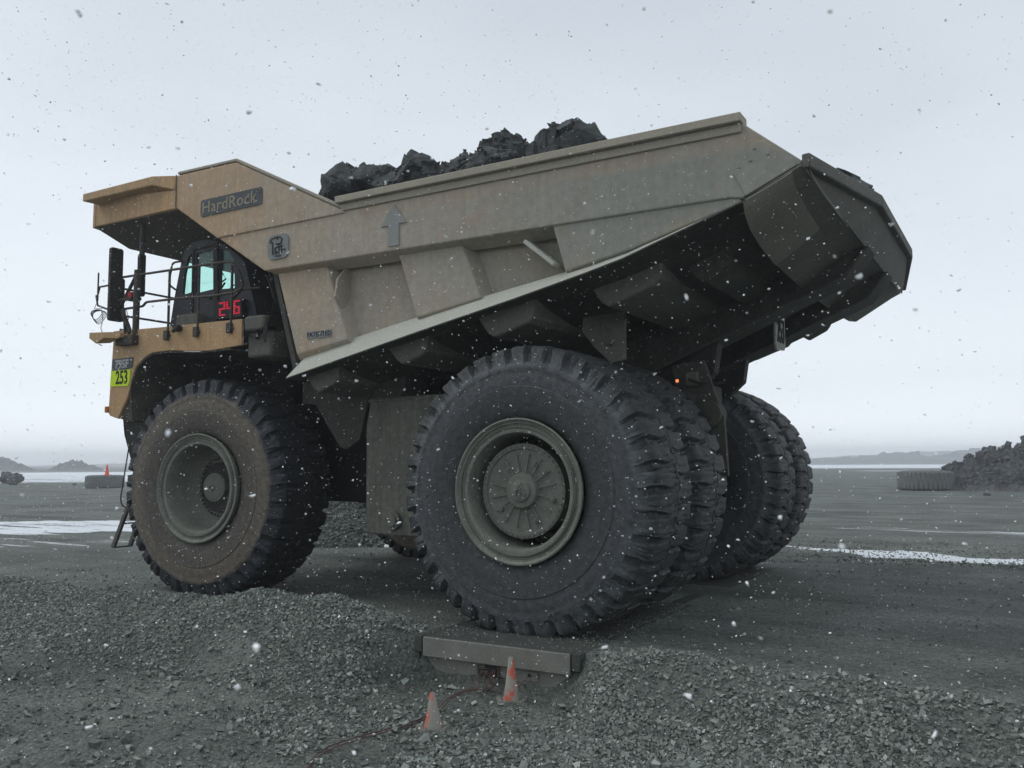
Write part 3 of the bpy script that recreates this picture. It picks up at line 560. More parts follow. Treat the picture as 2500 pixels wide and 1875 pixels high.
# ---------------------------------------------------------------- dump body
def ze(x): return float(np.interp(x, [-4.43, -1.82, -.25, 1.33, 1.92, 3.05, 3.76], [3.61, 4.15, 4.46, 4.80, 4.99, 5.35, 5.66]))   # lower edge of the side
def zf_(x): return ze(x)+float(np.interp(x, [-4.24, -3.3, -.84, .53, 3.05], [.40, .35, .25, .16, .015]))                     # top of the lower flange
YB = 4.3
up = [(-7.25, 6.84), (-7.25, 7.45), (-5.70, 7.42), (-3.30, 6.22), (-3.24, 6.30), (3.02, 6.30), (3.76, 5.66), (3.05, ze(3.05)+.01), (2.85, 5.395), (-4.78, 5.42), (-4.98, 5.42)]
sides = []
for s in (-1, 1):
    bd = MB(); sides.append(bd)
    bd.xz(up, s*YB, s*(YB-.16))
    # fold under the upper band and the sunk lower wall
    bd.loft([(-4.95, s*(YB-.0), 5.421), (2.80, s*(YB-.0), 5.401), (2.80, s*(YB-.30), 5.28), (-4.85, s*(YB-.30), 5.33)], [(-4.95, s*(YB-.0), 5.46), (2.80, s*(YB-.0), 5.44), (2.80, s*(YB-.34), 5.46), (-4.85, s*(YB-.34), 5.50)])
    bd.xz([(-4.90, 5.40), (2.9, 5.38), (2.9, 5.28), (1.3, 4.74), (.6, 4.58), (-4.28, 3.66)], s*(YB-.42), s*(YB-.52))
    for (xa, xb, xc, xd, zt) in ((-4.83, -3.74, -3.28, -4.36, 5.40), (-2.29, -1.14, -.80, -1.94, 5.40)):
        P = [(xa, zt), (xb, zt-.02), (xc, zf_(xc)-.03), (xd, zf_(xd)-.03)]
        Q = [(xa-.08, zt), (xb+.12, zt-.02), (xc+.12, ze(xc)+.1), (xd-.08, ze(xd)+.1)]
        bd.loft([(x, s*(YB-.15), z) for x, z in P], [(x, s*(YB-.44), z) for x, z in Q])
    bd.loft([(.42, s*(YB-.03), 5.43), (2.95, s*(YB-.03), 5.40), (3.0, s*(YB-.03), ze(3.0)+.0), (1.5, s*(YB-.05), zf_(1.5)-.02), (.58, s*(YB-.08), zf_(.58)-.02)],
            [(.38, s*(YB-.44), 5.43), (2.95, s*(YB-.44), 5.40), (3.0, s*(YB-.44), ze(3.0)-.05), (1.5, s*(YB-.44), ze(1.5)), (.55, s*(YB-.44), ze(.55))])
    bd.xz([(-7.24, 7.43), (-5.70, 7.40), (-3.28, 6.19), (-3.20, 6.135), (-6.12, 6.125), (-7.24, 6.85)], s*(YB+.028), s*(YB-.01))     # doubled headboard cheek
# headboard and floor
def strip(mb, pts, yw, th):       # plates across the bed along an XZ polyline
    for (a, b) in zip(pts[:-1], pts[1:]):
        d = Vector((b[0]-a[0], b[1]-a[1])).normalized(); n = Vector((-d.y, d.x))*th
        mb.loft([(a[0], -yw, a[1]), (b[0], -yw, b[1]), (b[0]+n.x, -yw, b[1]+n.y), (a[0]+n.x, -yw, a[1]+n.y)], [(a[0], yw, a[1]), (b[0], yw, b[1]), (b[0]+n.x, yw, b[1]+n.y), (a[0]+n.x, yw, a[1]+n.y)])
hb = MB(); strip(hb, [(-7.25, 6.84), (-4.97, 5.42), (-4.42, 3.64)], YB-.17, .09)
# floor, dished towards the middle
fl = MB(); xs = np.linspace(-4.40, 3.76, 14); ys = [-4.13, -3.6, -2.9, -1.5, 1.5, 2.9, 3.6, 4.13]; dz = [.0, -.13, -.24, -.28, -.28, -.24, -.13, 0]
V = [(x, y, ze(x)+d*(1 if x < 3.5 else .75)+k) for k in (.0, .06) for x in xs for y, d in zip(ys, dz)]
nn = len(xs)*8; fs = [(k*nn+i*8+j, k*nn+(i+1)*8+j, k*nn+(i+1)*8+j+1, k*nn+i*8+j+1) for k in (0, 1) for i in range(13) for j in range(7)]
fs += [(i*8+j, (i+1)*8+j, nn+(i+1)*8+j, nn+i*8+j) for i in range(13) for j in (0, 7)]+[(i*8+j, i*8+j+1, nn+i*8+j+1, nn+i*8+j) for i in (0, 13) for j in range(7)]
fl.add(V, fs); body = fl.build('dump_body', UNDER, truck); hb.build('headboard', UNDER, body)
for bd in sides:
    o = bd.build('side_wall', PAINT, body, bevel=.035); o.modifiers[0].segments = 3
for s in (-1, 1):
    ff = MB(); n = 14; Pt = []
    for i in range(n+1):
        t = i/n; x = -4.42+t*(3.05+4.42); xt = -4.22+t*(3.05+4.22); 
        Pt.append(((x, s*(YB+.03), ze(x)-.015), (xt, s*(YB-.10-.22*(1-t)), zf_(xt))))
    for (a, b), (c, d) in zip(Pt[:-1], Pt[1:]):
        ff.loft([a, c, d, b], [(p[0], p[1]-s*.12, p[2]+.015) for p in (a, c, d, b)])
    ff.build('lower_flange', FLANGE, body)
    uf = MB()
    for (a, b), (c, d) in zip(Pt[:-1], Pt[1:]): uf.loft([a, c, (c[0], s*4.0, c[2]-.0), (a[0], s*4.0, a[2])], [(p[0], p[1]-s*.0, p[2]-.02) for p in (a, c, (c[0], s*4.0, c[2]), (a[0], s*4.0, a[2]))])
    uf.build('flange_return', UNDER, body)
    rl = MB(); rl.box(-3.36, 3.04, s*(YB-.18) if s > 0 else s*(YB+.11), s*(YB+.11) if s > 0 else s*(YB-.18), 6.285, 6.395); rl.box(-3.30, 3.02, *sorted((s*(YB+.0), s*(YB+.035))), 6.17, 6.284)
    rl.bar((-7.2, s*(YB-.02), 7.475), (-5.70, s*(YB-.02), 7.445), .10, .05); rl.bar((-5.70, s*(YB-.02), 7.45), (-3.20, s*(YB-.02), 6.195), .12, .05)
    rl.build('top_rail', RAILD, body, bevel=.012)
    wp = MB(); poly = [(2.90, 5.70), (3.05, 5.90), (3.14, 6.01), (3.26, 6.03), (3.44, 5.88), (3.60, 5.74), (3.66, ze(3.66)+.04), (3.05, ze(3.05)+.03), (2.99, 5.52)]
    wp.xz(poly, s*(YB+.022), s*(YB-.01))
    for x, z in ((3.17, 5.94), (3.33, 5.84), (3.12, 5.80), (2.98, 5.74)): wp.cyl((x, s*(YB+.0), z), (x, s*(YB+.036), z-.0), .016, 8)
    wp.build('wear_plate', PAINT if s < 0 else UNDERL, body, bevel=.006)
# tail lip (spout)
tl = MB(); tz = 5.66
ring = [(3.76, -4.34, 5.66), (4.20, -1.75, 5.78), (4.20, 1.9, 5.80), (3.82, 4.36, 5.68)]
inn = [(3.77, -4.28, 5.54), (3.92, -1.75, 5.31), (3.92, 1.9, 5.31), (3.80, 4.30, 5.54)]
tw = MB(); YY = [-4.31, -4.24, -4.05, -3.6, -2.8, -1.4, 1.4, 2.8, 3.6, 4.05, 4.24, 4.31]; ZR = [.0, -.07, -.14, -.21, -.28, -.33, -.33, -.28, -.21, -.14, -.07, .0]; ZF = [.0, -.14, -.27, -.38, -.48, -.54, -.54, -.48, -.38, -.27, -.14, .0]
rows = []
for j in range(6):
    t_ = j/5; x = 3.02+t_*(.76+.0); rows.append([(x+(.14*(1-(y/4.3)**2) if j == 5 else 0), y, ze(x)-.01+f*(1-t_)+r*t_) for y, r, f in zip(YY, ZR, ZF)])
nY = len(YY); Vt = [v for r in rows for v in r]+[(x, y, z+.05) for r in rows for x, y, z in r]; o0 = 6*nY
Ft = [(i*nY+j, i*nY+j+1, (i+1)*nY+j+1, (i+1)*nY+j) for i in range(5) for j in range(nY-1)]; Ft += [tuple(o0+k for k in f) for f in Ft[:55]]
Ft += [(j, j+1, o0+j+1, o0+j) for j in range(nY-1)]+[(5*nY+j, 5*nY+j+1, o0+5*nY+j+1, o0+5*nY+j) for j in range(nY-1)]
tw.add(Vt, Ft); tw.build('tail_wrap', UNDERL, body, sharp=50)
k = MB(); Wp = [[(x, y, z-.02) for (x, y, z) in [(xx, r_[q][1]+(-.02 if q < 2 else 0), r_[q][2]) for q in range(5)]] for xx, r_ in ((3.02, rows[0]), (3.17, rows[1]), (3.32, rows[2]), (3.47, rows[3]), (3.60, rows[4]))]
Vw = [v for r in Wp for v in r]+[(x, y+.012, z+.018) for r in Wp for x, y, z in r]; Fw = [(i*5+j, i*5+j+1, (i+1)*5+j+1, (i+1)*5+j) for i in range(4) for j in range(4)]; Fw += [tuple(25+q for q in f) for f in Fw[:16]]
Fw += [(i*5, (i+1)*5, 25+(i+1)*5, 25+i*5) for i in range(4)]+[(i*5+4, (i+1)*5+4, 25+(i+1)*5+4, 25+i*5+4) for i in range(4)]+[(j, j+1, 25+j+1, 25+j) for j in range(4)]+[(20+j, 21+j, 46+j, 45+j) for j in range(4)]
k.add(Vw, Fw); k.build('wear_plate', WEARM, body, sharp=50)
tl.add([*ring, *inn, *[(x, y, z+.08) for x, y, z in ring], *[(x-.1, y, z+.12) for x, y, z in inn]],
       [(0, 1, 5, 4), (1, 2, 6, 5), (2, 3, 7, 6), (8, 9, 13, 12), (9, 10, 14, 13), (10, 11, 15, 14), (0, 1, 9, 8), (1, 2, 10, 9), (2, 3, 11, 10), (0, 4, 12, 8), (3, 7, 15, 11)])
tl.build('tail_lip', UNDERL, body)
tb = MB()
for a, b in zip(ring[:-1], ring[1:]): tb.bar((a[0], a[1], a[2]+.02), (b[0], b[1], b[2]+.02), .10, .17)
tb.build('lip_bar', UNDERL, body, bevel=.02)
for (xa, xb, w_, dp) in ((-4.27, -3.55, 4.05, .30), (-2.58, -1.82, 4.05, .30), (-.95, .02, 4.05, .34), (.70, 1.78, 3.75, .36), (1.88, 2.62, 3.35, .42)):
    k = MB(); bv = .16
    q = [(xa, ze(xa)+.0), (xb, ze(xb)+.0), (xb-.02, ze(xb)-dp*.8), (xb-.10, ze(xb)-dp-.02), (xa+.30, ze(xa+.3)-dp-.05), (xa+.18, ze(xa+.2)-dp*.85)]
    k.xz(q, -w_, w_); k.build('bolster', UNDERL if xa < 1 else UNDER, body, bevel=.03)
for s in (-1, 1):
    k = MB(); yc = s*1.0
    k.xz([(-4.2, ze(-4.2)-.2), (3.90, 5.42), (3.90, 5.30), (3.62, 4.92), (1.4, 4.0), (.6, 3.66), (-4.2, 3.10)], yc-.22, yc+.22)
    k.xz([(3.62, 4.92), (3.93, 5.30), (3.99, 5.30), (3.66, 4.885), (1.4, 3.955), (.55, 3.60), (.55, 3.66), (1.4, 4.0)], yc-.32, yc+.32)
    k.build('body_stringer', UNDER, body, bevel=.012)
for y0, y1, dx in ((.85, 1.05, -.1), (-1.15, -.9, 0)):
    k = MB(); k.xz([(.62+dx, 3.7), (1.7+dx, 4.1), (1.62+dx, 3.62), (1.35+dx, 3.38), (.95+dx, 3.42)], y0, y1); k.build('hinge_lug', BLACKP, body, bevel=.01)
k = MB(); k.loft([(.28, -3.0, 4.6), (.80, -2.75, 4.6), (.78, -2.75, 3.72), (.62, -2.85, 3.66), (.40, -2.95, 3.90), (.22, -3.0, 4.15)], [(.30, -2.94, 4.6), (.82, -2.69, 4.6), (.80, -2.69, 3.72), (.64, -2.79, 3.66), (.42, -2.89, 3.90), (.24, -2.94, 4.15)])
k.cyl((.62, -2.83, 3.95), (.62, -2.92, 3.95), .03, 8); k.build('rock_deflector', UNDERL, body, bevel=.01)
# lifting lugs on the side
k = MB(); k.yz([(-3.86, 5.38), (-3.96, 5.385), (-4.19, 5.14), (-4.245, 4.84), (-4.10, 4.66), (-3.86, 4.66)], -3.50, -3.46); k.build('lifting_lug', RAILD, body, bevel=.004)
k = MB(); k.loft([(0.0, -4.28, 5.28), (.45, -4.28, 4.90), (.42, -4.28, 4.86), (-.04, -4.28, 5.24)], [(0.0, -3.9, 5.28), (.45, -3.9, 4.90), (.42, -3.9, 4.86), (-.04, -3.9, 5.24)]); k.build('lifting_lug', FLANGE, body, bevel=.006)
# badge with its lettering
def rrect(x0, x1, z0, z1, r, dzdx=0, n=4):
    pts = []
    for cx, cz, a0_ in ((x1-r, z1-r, 0), (x0+r, z1-r, 90), (x0+r, z0+r, 180), (x1-r, z0+r, 270)):
        for i in range(n+1): a = R(a0_+90*i/n); pts.append((cx+r*math.cos(a), cz+r*math.sin(a)))
    return pts
k = MB(); k.xz(rrect(-6.54, -5.03, 6.555, 6.855, .05), -4.345, -4.325, 0)
text_into(k, 'HardRock', .30, (-5.83, -4.346, 6.70), (1, 0, 0), (0, 0, 1), .005, 1, 1.06, 1.04, .002)
k.tube([(-5.11+.032*math.cos(a), -4.35, 6.80+.032*math.sin(a)) for a in [i*math.pi/5 for i in range(11)]], .007, 5, 1)
k.build('name_badge', [PLATE, LETT], body)
k = MB(); k.xz(rrect(-4.89, -4.42, 5.58, 5.99, .11), -4.325, -4.298, 0)
def stroke(pts, w_=.016, y=-4.329, mi=1):
    for a, b in zip(pts[:-1], pts[1:]): k.bar((a[0], y, a[1]), (b[0], y, b[1]), .02, w_, mi)
stroke([(-4.83, 5.87), (-4.80, 5.92), (-4.70, 5.945), (-4.60, 5.94), (-4.56, 5.90), (-4.58, 5.83), (-4.65, 5.81)]); stroke([(-4.83, 5.87), (-4.77, 5.86), (-4.765, 5.66)], .02)
stroke([(-4.70, 5.83), (-4.60, 5.83)]); stroke([(-4.665, 5.95), (-4.665, 5.90)]); stroke([(-4.71, 5.66), (-4.71, 5.77), (-4.66, 5.77)]); stroke([(-4.67, 5.71), (-4.67, 5.66)]); stroke([(-4.66, 5.78), (-4.55, 5.79)]); stroke([(-4.62, 5.78), (-4.62, 5.66)]); stroke([(-4.57, 5.79), (-4.57, 5.67)]); stroke([(-4.55, 5.72), (-4.48, 5.72)]); stroke([(-4.72, 5.63), (-4.58, 5.625)])
k.build('round_cornered_emblem', [PLATE2, BLACKP], body)
k = MB(); k.xz([(-4.13, 4.225), (-3.61, 4.23), (-3.61, 4.345), (-4.13, 4.34)], -4.165, -4.145, 0); text_into(k, 'PATENTED', .115, (-3.87, -4.166, 4.285), (1, 0, 0), (0, 0, 1), .004, 1, 1.05, .88); k.build('small_lettered_plate', [PLATE2, BLK], body)
k = MB(); k.xz([(-2.25, 6.12), (-2.50, 5.80), (-2.36, 5.80), (-2.355, 5.48), (-2.155, 5.48), (-2.16, 5.81), (-2.01, 5.81)], -4.322, -4.298); k.build('arrow_plate', MARK, body)
# hanging number plate
k = MB(); k.yz([(-.62, 4.58), (-.06, 4.62), (.0, 4.56), (.0, 4.10), (-.08, 4.02), (-.58, 3.98), (-.64, 4.06)], 2.44, 2.47, 0); text_into(k, '253', .56, (2.476, -.32, 4.30), (0, 1, 0), (0, 0, 1), .006, 1, .92, .62, .012); k.bar((2.40, -.5, 4.6), (2.45, -.5, 5.0), .08, .02, 0); k.bar((2.40, -.1, 4.6), (2.45, -.1, 5.0), .08, .02, 0)
k.build('number_plate', [PLATEW, BLK], body)

# ---------------------------------------------------------------- canopy over the cab
k = MB()
for s in (-1, 1):
    k.loft([(-10.20, s*3.95, 7.0), (-7.26, s*4.28, 6.84), (-7.26, s*4.28, 7.45), (-10.2, s*3.95, 7.52)], [(-10.20, s*3.85, 7.0), (-7.26, s*4.18, 6.84), (-7.26, s*4.18, 7.45), (-10.2, s*3.85, 7.52)])
    k.loft([(-10.22, s*3.97, 6.97), (-10.12, s*3.97, 6.985), (-10.12, s*3.97, 7.52), (-10.22, s*3.97, 7.52)], [(-10.22, s*3.80, 6.96), (-10.12, s*3.80, 6.96), (-10.12, s*3.80, 7.52), (-10.22, s*3.80, 7.52)])
k.yz([(-3.90, 7.0), (-3.10, 6.73), (3.10, 6.73), (3.90, 7.0), (3.90, 7.5), (-3.90, 7.5)], -10.195, -10.1); k.loft([(-10.2, -3.85, 7.50), (-7.2, -4.2, 7.42), (-7.2, 4.2, 7.42), (-10.2, 3.85, 7.50)], [(-10.2, -3.85, 7.57), (-7.2, -4.2, 7.47), (-7.2, 4.2, 7.47), (-10.2, 3.85, 7.57)])
can = k.build('canopy', PAINTF, truck, bevel=.02); 
for s in (-1, 1):
    k = MB(); k.loft([(-10.02, s*4.33, 7.55), (-7.92, s*4.33, 7.545), (-7.30, s*4.29, 7.46), (-7.30, s*4.0, 7.46), (-10.05, s*3.80, 7.59)], [(-10.02, s*4.33, 7.40), (-7.90, s*4.33, 7.38), (-7.32, s*4.29, 7.19), (-7.30, s*4.1, 7.22), (-10.05, s*3.80, 7.43)])
    k.build('side_visor', PAINTF, can, bevel=.015)
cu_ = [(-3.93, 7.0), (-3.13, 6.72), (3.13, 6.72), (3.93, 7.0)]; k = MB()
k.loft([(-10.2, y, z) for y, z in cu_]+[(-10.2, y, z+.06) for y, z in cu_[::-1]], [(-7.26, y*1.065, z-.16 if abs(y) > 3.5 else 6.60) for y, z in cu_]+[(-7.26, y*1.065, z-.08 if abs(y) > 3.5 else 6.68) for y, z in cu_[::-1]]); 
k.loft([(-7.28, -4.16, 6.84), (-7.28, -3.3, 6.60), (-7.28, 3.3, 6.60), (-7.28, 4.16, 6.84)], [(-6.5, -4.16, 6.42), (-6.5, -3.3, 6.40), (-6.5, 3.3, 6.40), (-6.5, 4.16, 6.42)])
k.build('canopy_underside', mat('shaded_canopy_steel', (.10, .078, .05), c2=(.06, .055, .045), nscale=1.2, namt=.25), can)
k = MB()
for s in (-1,): k.bar((-7.22, s*(YB+.035), 6.84), (-7.22, s*(YB+.035), 7.44), .02, .012)
k.build('weld_seam', UNDERL, can)

# ---------------------------------------------------------------- deck, fender, rails
k = MB(); k.box(-9.30, -5.45, -3.97, 3.97, 4.64, 4.72); k.box(-9.34, -9.30, -3.9, 3.9, 4.70, 4.86); deck = k.build('deck', BLACKP, truck, bevel=.01)
fp = [(-9.36, 4.80), (-9.30, 4.80), (-7.80, 4.76), (-5.83, 4.73), (-5.82, 4.27), (-6.60, 4.23), (-6.90, 4.24), (-7.72, 4.31), (-8.20, 4.30), (-8.42, 4.22), (-8.66, 4.06), (-8.78, 3.82), (-8.83, 3.62), (-8.90, 3.45), (-9.03, 3.28), (-9.14, 3.09), (-9.40, 3.16), (-9.44, 3.28)]
k = MB(); k.xz(fp, -4.0, -3.94, 0)
k.loft([(-9.36, -3.99, 4.79), (-9.44, -3.99, 3.2), (-9.40, -3.99, 3.15), (-9.30, -3.99, 4.79)], [(-9.36, -2.4, 4.79), (-9.44, -2.4, 3.2), (-9.40, -2.4, 3.15), (-9.30, -2.4, 4.79)])
fen = k.build('fender', PAINTF, truck, bevel=.01)
ar = [(-6.10, 4.24), (-6.90, 4.235), (-7.72, 4.305), (-8.20, 4.295), (-8.42, 4.215), (-8.66, 4.055), (-8.78, 3.815), (-8.83, 3.62), (-8.80, 3.35), (-8.76, 3.05)]
k = MB()
for a, b in zip(ar[:-1], ar[1:]):
    d = Vector((b[0]-a[0], b[1]-a[1])).normalized(); n_ = Vector((d.y, -d.x))*-.03
    k.loft([(a[0], -3.985, a[1]-.002), (b[0], -3.985, b[1]-.002), (b[0]+n_.x, -3.985, b[1]+n_.y), (a[0]+n_.x, -3.985, a[1]+n_.y)], [(a[0]-.02, -1.7, a[1]), (b[0]-.02, -1.7, b[1]), (b[0]+n_.x, -1.7, b[1]+n_.y), (a[0]+n_.x, -1.7, a[1]+n_.y)])
k.xz([(-8.83, 3.62), (-8.90, 3.45), (-9.03, 3.28), (-9.14, 3.09), (-8.76, 3.03)], -3.94, -3.90)
k.build('wheel_arch', mat('dirty_arch_liner', (.07, .068, .055), c2=(.04, .04, .035), namt=.3), fen)
k = MB(); k.xz([(-9.365, 4.03), (-8.90, 4.03), (-8.75, 4.06), (-8.72, 4.25), (-9.355, 4.25)], -4.012, -4.001, 0)
text_into(k, '795F', .225, (-9.06, -4.014, 4.13), (1, 0, 0), (0, 0, 1), .004, 1, 1.0, .92, .006); k.build('model_sticker', [PLATE, GREYL], fen)
k = MB(); k.xz([(-9.40, 3.72), (-8.86, 3.71), (-8.82, 3.80), (-8.80, 4.02), (-9.385, 4.02)], -4.013, -4.001, 0)
text_into(k, '253', .36, (-9.05, -4.015, 3.87), (1, 0, 0), (0, 0, 1), .004, 1, 1.0, .68, .006); k.build('number_sticker', [LIME, BLK], fen)
k = MB(); k.box(-9.52, -9.43, -4.03, -3.9, 3.22, 3.34); k.build('marker_lamp', mat('amber_lens', (.45, .16, .03), namt=.1), fen, bevel=.01)
k = MB(); k.box(-5.79, -5.30, -3.99, -3.4, 4.50, 4.77); k.box(-5.79, -5.2, -3.9, -1.6, 4.05, 4.50); k.build('deck_locker', UNDERL, truck, bevel=.05)
ry = -4.0
def smooth_path(pts, n=5, rad=.12):
    P = [Vector(p) for p in pts]; out_ = [P[0]]
    for a, b, c in zip(P[:-2], P[1:-1], P[2:]):
        r = min(rad, (b-a).length*.45, (c-b).length*.45); s0 = b+(a-b).normalized()*r; s1 = b+(c-b).normalized()*r
        for i in range(n+1): t = i/n; out_.append(s0*(1-t)**2+b*2*t*(1-t)+s1*t*t)
    return out_+[P[-1]]
k = MB()
k.tube(smooth_path([(-9.14, ry, 5.84), (-6.15, ry, 5.79), (-5.92, ry, 5.60), (-5.79, ry, 5.28), (-6.0, ry, 5.22), (-6.55, ry, 5.21), (-7.6, ry, 5.26), (-8.42, ry, 5.28), (-8.50, ry, 5.21), (-9.12, ry, 5.21)]), .024, 8)
for x, zt in ((-7.76, 5.82), (-6.95, 5.80), (-6.09, 5.76)): k.tube([(x, ry, 4.50), (x, ry, zt)], .024, 8)
k.build('handrail', RAILM, truck)
for x in (-7.76, -6.95, -6.09):
    k = MB(); k.box(x-.055, x+.055, -4.07, -4.005, 4.50, 4.68); k.box(x-.08, x+.08, -4.05, -4.003, 4.56, 4.60); k.build('post_socket', RAILM, truck, bevel=.01)
k = MB(); k.tube([(-9.2, -3.9, 5.63), (-9.2, 3.9, 5.63)], .022); k.tube([(-9.2, -3.9, 5.10), (-9.2, 3.9, 5.10)], .022)
for y in (-2.6, -1, 1, 2.6, 3.9): k.tube([(-9.2, y, 4.7), (-9.2, y, 5.63)], .022)
k.build('front_handrail', RAILM, truck)
k = MB(); k.tube([(-8.70, ry, 4.60), (-8.70, ry, 5.93)], .062, 12); k.tube([(-8.74, ry, 5.82), (-9.15, ry, 5.30)], .035, 8); k.tube([(-9.12, ry, 5.18), (-8.85, ry, 4.72)], .045, 8); k.tube([(-9.0, ry, 4.65), (-9.0, ry-.05, 5.2)], .03, 8); k.box(-9.1, -8.6, -4.14, -3.97, 4.48, 4.66); k.build('mirror_post', RAILM, truck, bevel=.006)
for (x, y0, y1, z0, z1) in ((-9.30, -4.19, -3.92, 5.66, 6.42), (-9.28, -4.20, -3.88, 4.98, 5.84)):
    k = MB(); k.yz(rrect(y0, y1, z0, z1, .05), x-.03, x+.05); k.build('mirror', BLACKP, truck, bevel=.012)
k = MB(); k.yz(rrect(-3.92, -3.78, 5.45, 6.28, .04), -8.83, -8.75); k.build('mirror', BLACKP, truck, bevel=.012)
k = MB(); k.tube([(-8.79, -3.85, 6.25), (-8.79, -3.85, 7.0)], .05, 8); k.build('mirror_stay', RAILM, truck)
k = MB(); k.box(-8.98, -8.72, -3.99, -3.88, 5.36, 5.42); k.box(-9.25, -8.8, -4.05, -3.97, 5.37, 5.42); k.build('beacon_bracket', RAILM, truck)
k = MB(); k.cyl((-8.93, -3.96, 5.42), (-8.93, -3.96, 5.53), .062, 14); k.build('beacon', RED, truck, bevel=.01)
k = MB(); k.build('loose_cable', BLK, truck); k = MB(); k.tube([(-9.76, -4.1, 5.42), (-9.76, -4.1, 5.98)], .016, 8); k.tube([(-9.76, -4.1, 5.5), (-9.62, -4.2, 5.5), (-9.55, -4.2, 5.66), (-9.28, -4.2, 5.66)], .02, 6); k.tube([(-9.66, -4.2, 5.5), (-9.6, -4.2, 5.3), (-9.3, -4.2, 5.2)], .02, 6); k.build('antenna', RAILM, truck)
k = MB()
for j in range(4): k.tube([(-9.62+.03*j+(.17+.01*j)*math.cos(a), -4.2+.03*math.sin(a*2), 5.12-.02*j+(.10+.01*j)*math.sin(a)) for a in [i*math.pi/10 for i in range(21)]], .007, 5)
k.build('cable_coil', BLK, truck); k = MB()
k.tube([(-9.48, -4.2, 5.2), (-9.42, -4.2, 5.0), (-9.48, -4.2, 4.85), (-9.40, -4.2, 4.7)], .007, 5); k.tube([(-9.76, -4.1, 5.42), (-9.7, -4.2, 5.25), (-9.45, -4.2, 5.22)], .006, 5)
k.build('antenna_cable', BLK, truck); k = MB(); k.tube([(-8.98, -4.02, 5.2), (-8.85, -4.05, 5.0), (-8.95, -4.05, 4.85), (-8.85, -4.05, 4.7)], .007, 5); k.build('loose_cable', BLK, truck)
k = MB(); k.loft([(-9.50, -4.42, 4.73), (-9.15, -4.42, 4.71), (-9.05, -4.42, 4.60), (-9.28, -4.42, 4.50), (-9.50, -4.42, 4.62)], [(-9.40, -4.20, 4.75), (-8.95, -4.20, 4.73), (-8.90, -4.20, 4.60), (-9.15, -4.20, 4.53), (-9.38, -4.20, 4.62)]); k.box(-9.15, -8.85, -4.22, -4.0, 4.62, 4.70); k.tube([(-9.3, -4.4, 4.56), (-9.2, -4.4, 4.48), (-9.12, -4.4, 4.46)], .012, 5)
k.build('work_lamp', PAINTF, truck, bevel=.01)
k = MB(); k.tube([(-7.42, -4.10, 4.68), (-7.28, -4.26, 4.60)], .035, 8); k.box(-7.50, -7.36, -4.12, -4.0, 4.64, 4.74); k.build('side_lamp', BLACKP, truck)
k = MB(); k.box(-7.80, -7.20, -3.80, -3.60, 4.73, 5.0); k.build('air_filter_box', TANKM, truck, bevel=.02)
k = MB()
for (x, zt, w_) in ((-8.75, 5.17, .30), (-8.4, 5.38, .35), (-8.30, 5.32, .25)):
    k.tube(smooth_path([(x, -2.3, 4.7), (x, -2.3, zt), (x+w_, -2.3, zt+.02), (x+w_+.1, -2.3, zt-.05), (x+w_+.1, -2.3, zt-.1)], rad=.08), .017, 6)
k.build('grab_rail', RAILM, truck)
# ladder at the nose
k = MB()
for dy in (0, .36): k.bar((-9.2, -3.96+dy, .66), (-9.12, -3.60+dy, 1.75), .05, .09); k.bar((-9.12, -3.60+dy, 1.75), (-9.1, -3.3+dy, 3.1), .05, .09)
for t in np.linspace(0, 1, 5): p = Vector((-9.2, -3.96, .66)).lerp(Vector((-9.1, -3.45, 2.4)), t); k.bar(p, p+Vector((0, .36, 0)), .10, .025)
lad = k.build('boarding_ladder', RAILM, truck)
k = MB(); k.tube(smooth_path([(-9.2, -3.70, 2.55), (-9.22, -3.83, 1.56), (-9.2, -3.80, 1.42), (-9.2, -3.66, 1.40), (-9.2, -3.5, 1.45)], rad=.08), .014, 6); k.build('ladder_rail', RAILM, lad)
k = MB(); k.loft([(-9.42, -3.72, 3.2), (-8.6, -3.72, 3.3), (-8.6, -3.72, 2.6), (-9.0, -3.62, 2.15), (-9.25, -3.62, 2.3), (-9.35, -3.72, 2.8)], [(-9.42, 3.5, 3.2), (-8.6, 3.5, 3.3), (-8.6, 3.5, 2.6), (-9.0, 3.5, 2.3), (-9.25, 3.5, 2.4), (-9.35, 3.5, 2.8)]); k.build('bumper', BLACKP, truck, bevel=.03)

# ---------------------------------------------------------------- cab
outer = [(-8.43, 4.72), (-8.30, 5.41), (-8.13, 6.10), (-8.02, 6.36), (-7.80, 6.47), (-7.43, 6.48), (-7.07, 6.38), (-6.63, 6.12), (-6.36, 5.90), (-6.19, 5.38), (-5.97, 4.72)]
qw = [(-8.06, 5.48), (-8.02, 5.87), (-7.95, 6.14), (-7.88, 6.22), (-7.81, 6.25), (-7.785, 5.50), (-7.93, 5.48)]
dw = [(-7.69, 5.46), (-7.69, 6.23), (-7.23, 6.26), (-7.20, 5.49)]
rw_ = [(-7.02, 5.47), (-7.02, 6.23), (-6.81, 6.17), (-6.65, 5.98), (-6.62, 5.45)]
mb = holed(outer, [qw, dw, rw_], -3.47, -3.41); cab = mb.build('cab', CABP, truck, bevel=.006)
k = holed(outer, [qw, dw, rw_], -1.56, -1.50); k.build('cab_far_wall', CABP, cab)
k = MB()
op = outer
for i in (3, 4, 5, 6, 7, 8, 9): a, b = op[i], op[i+1] if i+1 < len(op) else op[0]; k.loft([(a[0], -3.41, a[1]), (b[0], -3.41, b[1]), (b[0]+.0, -3.41, b[1]-.06), (a[0]+.0, -3.41, a[1]-.06)], [(a[0], -1.56, a[1]), (b[0], -1.56, b[1]), (b[0], -1.56, b[1]-.06), (a[0], -1.56, a[1]-.06)])
